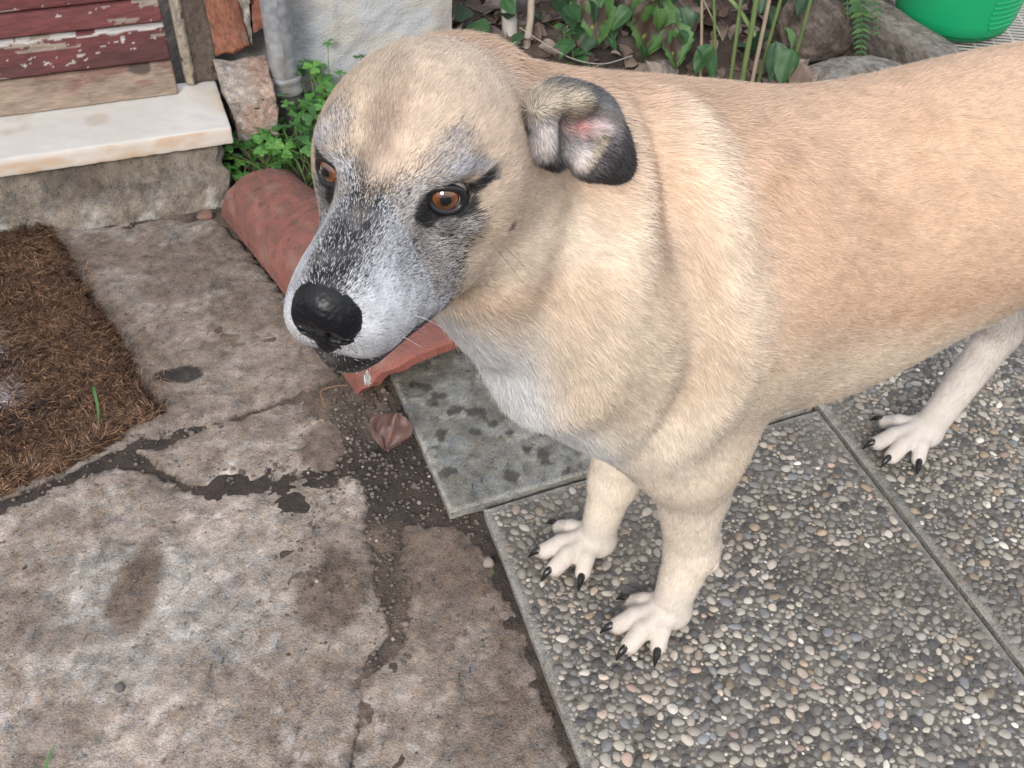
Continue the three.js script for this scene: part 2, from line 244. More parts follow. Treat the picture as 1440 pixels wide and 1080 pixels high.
const onWall = (m, a, b, y) => { m.position.copy(wp(a, b, y)); m.quaternion.copy(WALLQ); return m; };
const tag = (m, label, category, group) => { m.name = numbered(m.name); Object.assign(m.userData, { label, category }); if (group) m.userData.group = group; return m; };
const woodTex = dataTex(512, 512, (u, v) => { const a = tfbm(u * 0.25, v, 32, 4, 3) , b = tnoise(u * 16, v * 256, 256, 7); const g = 0.66 + 0.5 * (a - 0.5) + 0.35 * (b - 0.5); return [g, g * 0.98, g * 0.96]; }, true);
const woodMat = (o) => std({ vertexColors: true, map: woodTex, bumpMap: woodTex, bumpScale: 0.0012, roughness: 0.75, ...o });

// ---------------------------------------------------------------- door of old red boards
{
  const door = thing('wooden_door', 'old dark red door of peeling painted boards above the marble sill', 'door'); onWall(door, -0.62, -0.2, 0.12);
  const red = (x, y, s, wear) => {
    const n = fbm(x * 7 + s, y * 26, 1.5, 4), m = fbm(x * 30, y * 90, 4.2 + s, 3), o = fbm(x * 3.5 + s, y * 9, 2.7, 3);
    let c = mix3([0.125, 0.03, 0.032], [0.21, 0.058, 0.055], n); c = mix3(c, [0.095, 0.03, 0.03], sst(0.5, 0.75, o));
    if (n + 0.7 * (m - 0.5) + wear > 0.72) c = mix3([0.27, 0.21, 0.165], [0.42, 0.35, 0.29], m);
    if (fbm(x * 90, y * 220, 1 + s, 3) > 0.73 && o + wear > 0.5) c = [0.52, 0.49, 0.46];
    return c;
  };
  const board = (name, y0, y1, out, tilt, color) => { const h = y1 - y0, b = part(name, wornBox([1.1, h, 0.03], 0.0024, { color: (p) => color(p.x, p.y, h), shape: (p, e) => { const y = p.y; rounded(p, e, 1.1, h, 0.03, 0.004); p.z += 0.0025 * (fbm(p.x * 16, y * 60, y0 * 50, 3) - 0.5) + tilt * (0.5 - y / h); } }), woodMat(), door); b.position.set(0, y0, out); return b; };
  board('bottom_rail', 0.002, 0.0545, 0.024, 0.018, (x, y, h) => { const n = fbm(x * 9, y * 60, 3, 4), m = fbm(x * 24, y * 80, 8, 3); let c = mix3([0.23, 0.165, 0.12], [0.42, 0.325, 0.25], n); c = mix3(c, [0.2, 0.07, 0.06], 0.6 * sst(0.55, 0.7, m) * sst(0.2, 0.6, y / h)); return mix3(c, [0.07, 0.05, 0.04], 0.9 * sst(0.75, 0.82, noise(x * 22, y * 40, 2))); });
  board('board', 0.057, 0.118, 0.008, 0.006, (x, y, h) => (y > h - 0.002 - 0.007 * fbm(x * 60, 3, 3, 3) && fbm(x * 26, y * 200, 3, 3) > 0.44 ? [0.55, 0.53, 0.51] : red(x, y, 3.1, y > h - 0.02 ? 0.14 : y < 0.012 ? 0.1 : -0.03)));
  board('board', 0.121, 0.158, -0.004, 0.005, (x, y, h) => red(x, y, 8.3, y > h - 0.01 ? 0.14 : 0.02));
  board('panel', 0.16, 0.62, -0.012, 0, (x, y) => red(x, y, 15.7, y < 0.008 ? 0.16 : -0.06));
}
// marble sill on the step
{
  const veins = (x, z) => { const w = fbm(x * 6, z * 6, 2.2, 4), n = fbm(x * 14 + w * 3, z * 14, 8.8, 4), v = Math.abs(fbm(x * 4 + 2 * w, z * 7 + w, 5.1, 4) - 0.5); let c = mix3([0.53, 0.505, 0.46], [0.62, 0.61, 0.59], n); c = mix3(c, [0.55, 0.53, 0.52], 0.85 * sst(0.045, 0.0, v)); c = mix3(c, [0.6, 0.48, 0.34], 0.5 * sst(0.55, 0.72, w)); return c; };
  const s = part('marble_sill', wornBox([1.3, 0.031, 0.2], 0.005, { tile: 0.4, color: (p, n) => { const c = veins(p.x, p.z + p.y); return n.z > 0.5 ? mix3(c, [0.5, 0.36, 0.25], 0.35 + 0.55 * sst(0.5, 0.7, fbm(p.x * 22, p.y * 60, 6, 3))) : mix3(c, [0.42, 0.34, 0.26], 0.55 * sst(0.6, 0.75, fbm(p.x * 16, p.z * 16, 3, 4))); }, shape: (p, e) => { rounded(p, e, 1.3, 0.031, 0.2, 0.004); bulge(p, e, 0.0008, 60); } }), std({ vertexColors: true, roughness: 0.42 }), scene);
  onWall(s, -0.65, -0.1, 0.09); tag(s, 'pale cream marble sill slab with stained front edge under the red door', 'sill');
}
// rough concrete step below it
{
  const s = part('concrete_step', wornBox([1.42, 0.125, 0.3], 0.006, { tile: 0.25, color: (p) => { const n = fbm(p.x * 12, p.y * 20, p.z * 12 + 3, 4), m = fbm(p.x * 40, p.y * 40, p.z * 40, 3), y = p.y; let c = mix3([0.15, 0.12, 0.09], [0.3, 0.255, 0.21], n); c = mix3(c, [0.5, 0.47, 0.42], 0.7 * sst(0.55, 0.7, m) * sst(0.09, 0.04, y)); c = mix3(c, [0.1, 0.08, 0.062], 0.7 * sst(0.5, 0.62, noise(p.x * 9, y * 30, 4)) * sst(0.04, 0.1, y)); c = mix3(c, [0.16, 0.2, 0.06], 0.75 * sst(0.4, 0.75, Math.exp(-(((p.x + 0.21) / 0.06) ** 2) - ((y - 0.035) / 0.025) ** 2) + 0.6 * (m - 0.5))); c = mix3(c, [0.6, 0.62, 0.64], 0.8 * sst(0.5, 0.8, Math.exp(-(((p.x + 0.33) / 0.05) ** 2) - ((y - 0.015) / 0.02) ** 2) + 0.6 * (m - 0.5))); return mix3(c, [0.08, 0.064, 0.05], 0.6 * sst(0.012, 0.0, y)); }, shape: (p, e) => { const y = p.y; bulge(p, e, 0.007, 22); bulge(p, e, 0.003, 80, 5); p.z += e[2] > 0.4 ? 0.05 * (1 - y / 0.125) : 0; p.x -= 0.03 * noise(y * 40, p.z * 30, 2) * sst(0.4, 0.5, e[0]); } }), grainMat({ bumpScale: 0.004 }), scene);
  onWall(s, -0.72, -0.165, -0.037); tag(s, 'rough grey brown concrete step with a mossy spot carrying the marble sill', 'step');
}
// weathered wooden post at the door's side
{
  const s = part('door_post', wornBox([0.062, 0.5, 0.05], 0.004, { tile: 0.15, color: (p, n) => { const k = fbm(p.x * 40, p.y * 10, p.z * 40, 4), m = noise(p.x * 90, p.y * 40, 3); let c = mix3([0.1, 0.075, 0.058], [0.2, 0.155, 0.12], k); if (p.x < -0.013 + 0.012 * (fbm(p.y * 20, 1, 1, 3) - 0.5)) c = mix3([0.42, 0.34, 0.25], [0.5, 0.45, 0.38], k); if (m > 0.88) c = [0.05, 0.04, 0.03]; return c; }, shape: (p, e) => { const y = p.y, x = p.x; rounded(p, e, 0.062, 0.5, 0.05, 0.006); p.z += 0.006 * (fbm(x * 60, y * 30, 2, 3) - 0.5) + (x < -0.013 ? 0.006 : 0); } }), grainMat({ bumpScale: 0.003 }), scene);
  onWall(s, -0.022, -0.21, 0.122); tag(s, 'weathered brown wooden door post with a pale left edge', 'post');
}
// broken brickwork between the post and the pipe
const CLAY = (n, m) => mix3(mix3([0.3, 0.105, 0.065], [0.42, 0.18, 0.115], n), [0.46, 0.36, 0.3], 0.5 * sst(0.58, 0.74, m));
{
  const g = new THREE.CylinderGeometry(0.062, 0.066, 0.2, 28, 26, true, -0.6, 1.15), P = g.attributes.position, C = [];
  const outer = g, inner = g.clone(); const Q = inner.attributes.position; for (let i = 0; i < Q.count; i++) { const L = Math.hypot(Q.getX(i), Q.getZ(i)); Q.setX(i, Q.getX(i) * (L - 0.012) / L); Q.setZ(i, Q.getZ(i) * (L - 0.012) / L); }
  const both = mergeGeometries([outer, inner]), R = both.attributes.position; // close the rim with a strip
  const I = [...both.index.array], nI = outer.attributes.position.count, ws = 29, hs = 27, strip = (a, b) => I.push(a, b, a + nI, b, b + nI, a + nI);
  for (let i = 0; i < ws - 1; i++) { strip(i, i + 1); strip((hs - 1) * ws + i + 1, (hs - 1) * ws + i); } for (let j = 0; j < hs - 1; j++) { strip((j + 1) * ws, j * ws); strip(j * ws + ws - 1, (j + 1) * ws + ws - 1); }
  both.setIndex(I); for (let i = 0; i < R.count; i++) { const x = R.getX(i), y = R.getY(i), z = R.getZ(i), k = fbm(x * 60, y * 60, z * 60, 3); R.setX(i, x + 0.006 * (k - 0.5)); if (y < -0.09) R.setY(i, y + 0.02 * (k - 0.3)); C.push(...(y < -0.085 ? [0.42, 0.17, 0.09] : CLAY(k, fbm(x * 30, y * 30, z * 30, 3)))); }
  both.setAttribute('color', new THREE.Float32BufferAttribute(C, 3)); both.computeVertexNormals();
  const s = shadowed(new THREE.Mesh(both, grainMat({ side: THREE.DoubleSide }))); s.name = 'roof_tile_shard'; scene.add(s); onWall(s, 0.028, -0.245, 0.268); s.rotateZ(0.12); tag(s, 'broken curved terracotta shard wedged upright beside the wooden post', 'tile shard');
  const col = part('mortar_strip', wornBox([0.036, 0.4, 0.045], 0.004, { tile: 0.16, color: (p) => mix3([0.34, 0.3, 0.25], [0.62, 0.58, 0.52], fbm(p.x * 40, p.y * 40, 5, 4)), shape: (p, e) => { const t = clamp(p.y / 0.12); bulge(p, e, 0.008, 45); p.x *= lerp(0.5, 1, t); } }), grainMat({ bumpScale: 0.004 }), scene);
  onWall(col, 0.068, -0.215, 0.175); tag(col, 'narrow pale mortar strip on the wall left of the grey pipe', 'mortar');
  for (const [a, y, w, h, label] of [[0.047, 0.225, 0.022, 0.3, 'thin red brick edge showing left of the pale mortar strip'], [0.094, 0.2, 0.02, 0.2, 'thin red brick edge showing between the mortar strip and the pipe']]) {
    const b = part('brick', wornBox([w, h, 0.05], 0.004, { tile: 0.15, color: (p) => CLAY(fbm(p.x * 50, p.y * 30, a * 99, 3), fbm(p.x * 70, p.y * 70, 4, 3)), shape: (p, e) => bulge(p, e, 0.005, 50, a * 50) }), grainMat(), scene);
    onWall(b, a, -0.225, y); tag(b, label, 'brick');
  }
  const st = part('stone_block', wornBox([0.085, 0.185, 0.13], 0.004, { tile: 0.2, color: (p) => { const n = fbm(p.x * 26, p.y * 26, p.z * 26, 4), m = fbm(p.x * 70, p.y * 70, p.z * 70, 3), y = p.y; let c = mix3([0.42, 0.33, 0.27], [0.62, 0.55, 0.48], n); c = mix3(c, [0.5, 0.3, 0.22], 0.6 * sst(0.5, 0.64, noise(p.x * 30, y * 22, 7)) * sst(0.08, 0.12, y)); c = mix3(c, [0.13, 0.105, 0.085], 0.85 * sst(0.1, 0.05, y + 0.5 * p.x + 0.05 * (n - 0.5))); return m > 0.7 ? [0.66, 0.63, 0.58] : c; }, shape: (p, e) => { const y = p.y; bulge(p, e, 0.012, 16, 3); bulge(p, e, 0.005, 60, 8); p.x *= lerp(0.6, 1, clamp(y / 0.15)); p.z += y < 0.09 ? -0.012 : 0; if (e[1] > 0.4) p.y -= 0.03 * clamp(p.z / 0.1); } }), grainMat({ bumpScale: 0.004 }), scene);
  onWall(st, 0.05, -0.115, -0.025); tag(st, 'rough pinkish stone block between the sill end and the pipe', 'stone');
}
// the plastered wall itself, in three runs round the door opening
{
  const plaster = (p) => { const n = fbm(p.x * 10, p.y * 10, 3, 4), m = fbm(p.x * 34, p.y * 34, 8, 4), y = p.y; let c = mix3([0.3, 0.305, 0.31], [0.47, 0.48, 0.49], n); c = mix3(c, [0.4, 0.37, 0.32], 0.7 * sst(0.52, 0.66, m)); c = mix3(c, [0.3, 0.29, 0.27], 0.6 * sst(0.5, 0.62, fbm(p.x * 22, p.y * 8, 1, 4))); c = mix3(c, [0.22, 0.18, 0.14], 0.8 * sst(0.56, 0.72, fbm(p.x * 5, p.y * 4, 5, 3)) * sst(0.5, 0.05, y)); return c; };
  const wall = thing('plaster_wall', 'stained white plastered house wall behind the grey pipe', 'wall');
  const run = (a0, a1, b, h, fine) => { const w = a1 - a0; const m = part('plaster', wornBox([w, h, 0.2], fine, { tile: 0.35, color: plaster, shape: (p, e) => { const d = e[2] > 0.4 ? 0.022 * (fbm(p.x * 13, p.y * 13, 2, 4) - 0.5) + 0.009 * (fbm(p.x * 60, p.y * 60, 4, 3) - 0.5) : 0; p.z += d; if (e[0] > 0.4) p.x += 0.012 * (fbm(p.y * 14, p.z * 20, 6, 3) - 0.5); } }), std({ vertexColors: true, bumpMap: grainBump, bumpScale: 0.004, roughness: 0.92 }), wall); onWall(m, (a0 + a1) / 2, b - 0.1, -0.05); return m; };
  run(0.112, 0.462, -0.2, 2.6, 0.009); run(-0.035, 0.112, -0.262, 2.6, 0.02); run(-2.6, -1.2, -0.2, 2.6, 0.1);
  const lintel = part('plaster', wornBox([1.17, 1.9, 0.2], 0.1, { color: plaster, tile: 0.35 }), grainMat(), wall); onWall(lintel, -0.618, -0.305, 0.7);
}
// grey downpipe
{
  const pipe = thing('drain_pipe', 'grey plastic downpipe with collar standing against the plastered wall', 'pipe'); onWall(pipe, 0.119, -0.135, 0);
  const mat = std({ vertexColors: true, roughness: 0.45, map: woodTex }), tint = (g, base) => paint(g, (x, y, z) => { const n = fbm(x * 30, y * 6, z * 30 + 5, 3); return mix3(base, [0.23, 0.21, 0.19], 0.6 * sst(0.5, 0.75, n) + 0.3 * sst(0.16, 0.1, y)); });
  part('upper_tube', tint(new THREE.CylinderGeometry(0.0255, 0.0255, 1.9, 36, 40).translate(0, 1.08, 0), [0.33, 0.345, 0.37]), mat, pipe);
  const prof = [[0.0256, 0], [0.0305, 0.001], [0.032, 0.004], [0.032, 0.011], [0.0296, 0.0125], [0.0296, 0.024], [0.031, 0.026], [0.031, 0.031], [0.0265, 0.034]];
  part('collar', tint(new THREE.LatheGeometry(prof.map((p) => new THREE.Vector2(p[0], p[1])), 40).translate(0, 0.108, 0), [0.36, 0.375, 0.395]), mat, pipe);
  part('lower_tube', tint(new THREE.CylinderGeometry(0.0265, 0.027, 0.14, 32, 14).translate(0, 0.045, 0), [0.16, 0.165, 0.175]), mat, pipe);
}
// half-round roof tile lying on the ground under the dog's head
{
  const nu = 90, nt = 40, B = [V(-0.455, 0, -1.527), V(-0.137, 0, -1.09)], ax = B[1].clone().sub(B[0]).normalize(), side = V(0.821, 0, -0.571), pos = [], col = [], uv = [], idx = [];
  for (const f of [0, 1]) for (let i = 0; i <= nu; i++) for (let j = 0; j <= nt; j++) {
    const u = i / nu, th = j / nt * Math.PI, rag = 0.012 * (fbm(j * 0.35, u > 0.5 ? 3 : 9, 2, 3) - 0.5) * (u > 0.5 ? 1.6 : 1), skew = Math.sin(th) * (u > 0.6 ? 0.062 * (u - 0.6) / 0.4 : 0);
    const r = lerp(0.078, 0.1, u) - f * 0.0145, c = B[0].clone().lerp(B[1], u).addScaledVector(ax, (u < 0.02 || u > 0.98 ? rag : 0) + skew), k = fbm(u * 30, th * 6, 4, 3);
    c.addScaledVector(side, -Math.cos(th) * r * (1 + 0.01 * (k - 0.5))).add(V(0, -0.012 + Math.sin(th) * (r * 0.86) + 0.004 * (k - 0.5) + 0.012 * Math.sin(u * 3), 0));
    pos.push(c.x, c.y, c.z); uv.push(u * 2.2, th * 0.35);
    const n = fbm(u * 9, th * 2.2, 7, 4), m = fbm(u * 26, th * 8, 3, 4); let q = mix3([0.155, 0.054, 0.043], [0.27, 0.108, 0.084], n); q = mix3(q, [0.13, 0.07, 0.055], 0.75 * sst(0.47, 0.64, m + 0.35 * (0.42 - u)) * (f ? 1 : 0.8)); q = mix3(q, [0.25, 0.15, 0.12], 0.5 * sst(0.55, 0.75, fbm(u * 14, th * 5, 11, 3))); if (noise(u * 160, th * 50, 5) > 0.93) q = [0.09, 0.05, 0.04]; if (u > 0.985) q = mix3(q, [0.26, 0.085, 0.062], 0.8); col.push(...q);
  }
  const S = (nu + 1) * (nt + 1), at = (f, i, j) => f * S + i * (nt + 1) + j;
  for (let i = 0; i < nu; i++) for (let j = 0; j < nt; j++) { idx.push(at(0, i, j), at(0, i, j + 1), at(0, i + 1, j), at(0, i, j + 1), at(0, i + 1, j + 1), at(0, i + 1, j)); idx.push(at(1, i, j), at(1, i + 1, j), at(1, i, j + 1), at(1, i, j + 1), at(1, i + 1, j), at(1, i + 1, j + 1)); }
  for (let j = 0; j < nt; j++) { idx.push(at(0, nu, j), at(0, nu, j + 1), at(1, nu, j), at(0, nu, j + 1), at(1, nu, j + 1), at(1, nu, j)); idx.push(at(0, 0, j), at(1, 0, j), at(0, 0, j + 1), at(0, 0, j + 1), at(1, 0, j), at(1, 0, j + 1)); }
  for (let i = 0; i < nu; i++) for (const j of [0, nt]) idx.push(at(0, i, j), at(1, i, j), at(0, i + 1, j), at(0, i + 1, j), at(1, i, j), at(1, i + 1, j));
  let g = new THREE.BufferGeometry(); g.setAttribute('position', new THREE.Float32BufferAttribute(pos, 3)); g.setAttribute('color', new THREE.Float32BufferAttribute(col, 3)); g.setAttribute('uv', new THREE.Float32BufferAttribute(uv, 2)); g.setIndex(idx); g = toCreasedNormals(g, 0.9);
  const t = shadowed(new THREE.Mesh(g, std({ vertexColors: true, bumpMap: grainBump, bumpScale: 0.004, side: THREE.DoubleSide, roughness: 0.72 }))); t.name = 'roof_tile'; scene.add(t); tag(t, "half round terracotta roof tile lying under the dog's head", 'roof tile');
}
// ---------------------------------------------------------------- plants
const leafMat = (r, g, b, o = {}) => new THREE.MeshPhysicalMaterial({ color: lin(r, g, b), roughness: 0.55, transmission: 0.2, thickness: 0, side: THREE.DoubleSide, ...o });
// a leaf in its own plane, stalk end at the origin, growing along +z, face up; width(t) gives half its width
function leafGeo(L, width, { fold = 0.25, droop = 0.3, wave = 0.05, n = 10, m = 4, s = 1, color } = {}) {
  const pos = [], idx = [], col = [];
  for (let i = 0; i <= n; i++) for (let j = -m; j <= m; j++) { const t = i / n, w = width(t) * L, x = j / m * w, z = t * L, y = Math.abs(x) * fold - droop * L * t * t + wave * L * (noise(t * 4 + s * 7, j * 0.7, s * 3) - 0.5); pos.push(x, y, z); col.push(...(color ? color(t, j / m) : [1, 1, 1])); }
  const W = 2 * m + 1; for (let i = 0; i < n; i++) for (let j = 0; j < 2 * m; j++) { const a = i * W + j; idx.push(a, a + W, a + 1, a + 1, a + W, a + W + 1); }
  const g = new THREE.BufferGeometry(); g.setAttribute('position', new THREE.Float32BufferAttribute(pos, 3)); g.setAttribute('color', new THREE.Float32BufferAttribute(col, 3)); g.setIndex(idx); g.computeVertexNormals(); return g;
}
const ovate = (t) => 0.36 * Math.pow(Math.sin(Math.PI * Math.pow(t, 0.75)), 0.8);
const tubeOf = (pts, r0, r1, seg = 16, rad = 6) => { const c = new THREE.CatmullRomCurve3(pts), g = new THREE.TubeGeometry(c, seg, 1, rad, false), P = g.attributes.position, v = V(0, 0, 0); for (let i = 0; i < P.count; i++) { const t = Math.floor(i / (rad + 1)) / seg, m = c.getPointAt(Math.min(1, t)); v.fromBufferAttribute(P, i).sub(m).multiplyScalar(lerp(r0, r1, t) * (1 + 0.25 * (noise(t * 30, i % (rad + 1), 3) - 0.5))).add(m); P.setXYZ(i, v.x, v.y, v.z); } g.computeVertexNormals(); return g; };
const aim = (m, p, yaw, pitch, roll = 0) => { m.position.copy(p); m.rotation.set(pitch, yaw, roll, 'YXZ'); return m; };
const bedY = (x, z) => -0.024 + bed(x, z);

// clover at the foot of the pipe: each leaf three notched leaflets on a stalk
{
  reseed(91);
  const leaflet = (s) => leafGeo(1, (t) => 0.52 * Math.sqrt(Math.max(0, t)) * (t > 0.8 ? 1 - 0.55 * ((t - 0.8) / 0.2) ** 2 : 1), { fold: 0.16, droop: 0.1, wave: 0.12, n: 8, m: 4, s });
  const trio = [1, 2, 3].map((s) => { const P = []; for (let k = 0; k < 3; k++) { const g = leaflet(s + k).clone(); const q = g.attributes.position; for (let i = 0; i < q.count; i++) { const t = q.getZ(i), x = q.getX(i); if (t > 0.9) q.setZ(i, t - 0.16 * (1 - Math.min(1, Math.abs(x) / 0.35))); } g.computeVertexNormals(); g.rotateY(k * 2.094 + 0.2 * s); P.push(g); } return mergeGeometries(P); });
  const mats = [leafMat(0.05, 0.16, 0.025), leafMat(0.07, 0.21, 0.035), leafMat(0.035, 0.115, 0.022), leafMat(0.1, 0.25, 0.04)], stemM = std({ color: lin(0.12, 0.2, 0.05), roughness: 0.6 });
  const plant = thing('clover', 'bright green clover clump growing round the foot of the grey pipe', 'plant'); const stems = [];
  // centres of the clump's tufts on the wall axes, with their reach and count
  for (const [a, b, h, n, r] of [[0.055, -0.035, 0.075, 24, 0.05], [0.1, -0.04, 0.1, 30, 0.055], [0.16, -0.09, 0.13, 26, 0.06], [0.2, -0.13, 0.17, 16, 0.055], [0.13, 0.015, 0.08, 20, 0.05], [0.01, -0.01, 0.035, 9, 0.03]]) for (let i = 0; i < n; i++) {
    const an = rr(0, 6.28), R = r * Math.sqrt(rnd()) * 1.25, p = wp(a + Math.cos(an) * R, b + Math.sin(an) * R, h * rr(0.5, 1.05)), s = rr(0.013, 0.024);
    const m = part('leaf', trio[i % 3], mats[Math.floor(rnd() * 3.4)], plant); aim(m, p, rr(0, 6.28), rr(-0.5, 0.6), rr(-0.5, 0.5)); m.scale.setScalar(s);
    stems.push(tubeOf([wp(a + rr(-0.02, 0.02), b + rr(-0.02, 0.02), 0), p.clone().lerp(wp(a, b, 0), 0.5).add(V(rr(-0.01, 0.01), 0.01, rr(-0.01, 0.01))), p], 0.0011, 0.0008, 6, 4));
  }
  part('stems', mergeGeometries(stems), stemM, plant).userData.kind = 'stuff';
}
// planting bed behind the dog
const BARK = std({ vertexColors: true, roughness: 0.85 });
const barked = (g, a, b) => paint(g, (x, y, z) => mix3(a, b, fbm(x * 120, y * 60, z * 120, 3)));
function stem(parent, name, pts, r0, r1, a = [0.16, 0.12, 0.09], b = [0.34, 0.28, 0.22]) { return part(name, barked(tubeOf(pts, r0, r1, 24, 8), a, b), BARK, parent); }
const G1 = [leafMat(0.022, 0.075, 0.02), leafMat(0.032, 0.1, 0.026), leafMat(0.017, 0.052, 0.016), leafMat(0.07, 0.155, 0.035), leafMat(0.05, 0.1, 0.05)];
const DRY = [leafMat(0.13, 0.085, 0.06), leafMat(0.2, 0.14, 0.105), leafMat(0.08, 0.052, 0.04), leafMat(0.28, 0.215, 0.175)];
const LF = [1, 2, 3, 4].map((s) => leafGeo(1, ovate, { s, fold: 0.2 + 0.08 * s, droop: 0.15 + 0.1 * s, wave: 0.1 }));
const RL = [1, 2, 3].map((s) => leafGeo(1, (t) => 0.48 * Math.pow(Math.sin(Math.PI * Math.pow(clamp(t, 0.001, 0.999), 0.62)), 0.6), { s, fold: 0.12, droop: 0.18, wave: 0.1 }));
const put = (parent, geo, mat, p, L, yaw, pitch, roll = 0) => { const m = part('leaf', geo, mat, parent); aim(m, p, yaw, pitch, roll); m.scale.setScalar(L); return m; };
reseed(133);
{ // thick grey shrub stems with dark round leaves
  const t = thing('shrub', 'grey stemmed shrub with dark round leaves at the white wall corner', 'shrub');
  stem(t, 'stem', [V(-0.03, 0.03, -2.08), V(-0.035, 0.14, -2.1), V(-0.05, 0.3, -2.13), V(-0.045, 0.5, -2.15)], 0.016, 0.012, [0.3, 0.27, 0.24], [0.48, 0.45, 0.42]);
  stem(t, 'stem', [V(0.0, 0.03, -2.06), V(0.012, 0.12, -2.08), V(0.006, 0.26, -2.1)], 0.008, 0.006, [0.3, 0.23, 0.18], [0.5, 0.44, 0.38]);
  stem(t, 'stem', [V(0.09, 0.03, -2.3), V(0.1, 0.2, -2.32), V(0.11, 0.5, -2.36)], 0.014, 0.01, [0.12, 0.1, 0.08], [0.26, 0.22, 0.19]);
  for (let i = 0; i < 46; i++) { const x = rr(-0.19, 0.12), z = rr(-2.3, -2.0); put(t, RL[i % 3], G1[[0, 2, 2, 0, 1][i % 5]], V(x, rr(0.05, 0.3), z), rr(0.03, 0.055), rr(0, 6.28), rr(-0.2, 0.9), rr(-0.4, 0.4)); }
}
{ // brown thorny rose stems with large serrated leaves, some of them spotted brown
  const t = thing('rose_bush', 'rose bush with green and brown spotted leaves on a pale grey cane', 'rose bush');
  stem(t, 'cane', [V(0.175, 0.02, -2.09), V(0.178, 0.15, -2.11), V(0.172, 0.3, -2.13), V(0.18, 0.55, -2.16)], 0.0085, 0.0075, [0.22, 0.18, 0.15], [0.48, 0.43, 0.38]);
  stem(t, 'twig', [V(0.178, 0.17, -2.11), V(0.22, 0.215, -2.09), V(0.3, 0.235, -2.06), V(0.41, 0.2, -2.0), V(0.46, 0.15, -1.95)], 0.0035, 0.0045, [0.1, 0.16, 0.05], [0.2, 0.26, 0.1]);
  stem(t, 'twig', [V(0.33, 0.23, -2.05), V(0.36, 0.19, -2.02), V(0.4, 0.13, -2.0)], 0.002, 0.002, [0.16, 0.17, 0.1], [0.26, 0.24, 0.15]);
  const spotted = std({ vertexColors: true, roughness: 0.6, side: THREE.DoubleSide });
  const sp = (s) => leafGeo(1, (x) => ovate(x) * (1.15 + 0.1 * Math.sin(x * 40)), { s, fold: 0.3, droop: 0.35, wave: 0.12, n: 18, m: 6, color: (a, b) => { const n = fbm(a * 4 + s * 5, b * 3, s * 2.2, 3); let c = mix3([0.045, 0.12, 0.03], [0.085, 0.18, 0.05], n); c = mix3(c, [0.05, 0.033, 0.022], sst(0.52, 0.6, n + 0.18 * (1 - Math.abs(b)))); return n > 0.495 && n < 0.503 ? [0.24, 0.26, 0.06] : c; } });
  const SP = [sp(1), sp(2), sp(3)];
  for (const [x, y, z, L, yaw, pitch, roll] of [[0.235, 0.2, -2.05, 0.1, 0.3, 1.1, 0.2], [0.27, 0.19, -2.04, 0.12, -0.2, 1.15, -0.3], [0.3, 0.15, -2.0, 0.085, 0.5, 0.9, 0.1], [0.15, 0.19, -2.05, 0.1, -0.1, 1.0, 0.3]]) put(t, SP[Math.floor(rnd() * 3)], spotted, V(x, y, z), L, yaw, pitch, roll);
  for (let i = 0; i < 62; i++) put(t, LF[i % 4], G1[[1, 4, 1, 0, 3, 2, 0][i % 7]], V(rr(0.08, 0.42), rr(0.07, 0.3), rr(-2.3, -1.98)), rr(0.02, 0.055), rr(-1.2, 1.2), rr(0.1, 1.1), rr(-0.5, 0.5));
}
{ // the bundle of green canes
  const t = thing('green_cane_shrub', 'shrub of straight green canes with glossy oval leaves right of the rose bush', 'shrub');
  for (const [x, z, dx, h, r, green] of [[0.425, -1.93, -0.01, 0.3, 0.004, 1], [0.445, -1.92, 0.0, 0.42, 0.0056, 1], [0.462, -1.91, 0.012, 0.5, 0.0042, 0], [0.4, -1.95, -0.03, 0.22, 0.0035, 1], [0.48, -1.94, 0.03, 0.34, 0.004, 1], [0.56, -2.0, 0.03, 0.45, 0.0042, 1], [0.372, -1.97, -0.02, 0.2, 0.0035, 0]]) stem(t, 'cane', [V(x, 0.02, z), V(x + dx * 0.4, h * 0.5, z - 0.01), V(x + dx, h, z - 0.03)], r, r * 0.8, green ? [0.07, 0.11, 0.035] : [0.2, 0.15, 0.1], green ? [0.15, 0.2, 0.07] : [0.34, 0.27, 0.2]);
  for (const [x, y, z, L, yaw, pitch, k] of [[0.5, 0.15, -1.93, 0.075, 0.1, 1.0, 4], [0.53, 0.14, -1.92, 0.07, -0.5, 0.9, 1], [0.515, 0.17, -1.95, 0.05, 0.8, 0.7, 3], [0.35, 0.12, -1.96, 0.075, 0.9, 0.45, 1], [0.38, 0.125, -1.95, 0.06, -0.9, 0.5, 1], [0.55, 0.07, -1.87, 0.045, 0.5, 0.6, 1], [0.45, 0.24, -1.97, 0.05, 0.4, 0.8, 4], [0.47, 0.28, -2.0, 0.06, -1, 0.5, 4]]) put(t, LF[Math.floor(rnd() * 4)], G1[k], V(x, y, z), L, yaw, pitch, rr(-0.3, 0.3));
  for (let i = 0; i < 22; i++) put(t, LF[i % 4], G1[[2, 0, 4, 2][i % 4]], V(rr(0.3, 0.62), rr(0.06, 0.34), rr(-2.3, -2.0)), rr(0.035, 0.06), rr(-2, 2), rr(0, 1), rr(-0.5, 0.5));
}
{ // the crowns of the two shrubs, reaching up and over the bed
  for (const t of [scene.getObjectByName('shrub'), scene.getObjectByName('green_cane_shrub'), scene.getObjectByName('rose_bush')]) { const cx = t.name === 'shrub' ? -0.02 : t.name === 'rose_bush' ? 0.22 : 0.5; for (let i = 0; i < 85; i++) put(t, RL[i % 3], G1[[0, 2, 2, 0, 1][i % 5]], V(cx + rr(-0.26, 0.26), rr(0.36, 0.95), rr(-2.5, -2.05)), rr(0.05, 0.085), rr(0, 6.28), rr(-0.3, 0.8), rr(-0.5, 0.5)); }
}
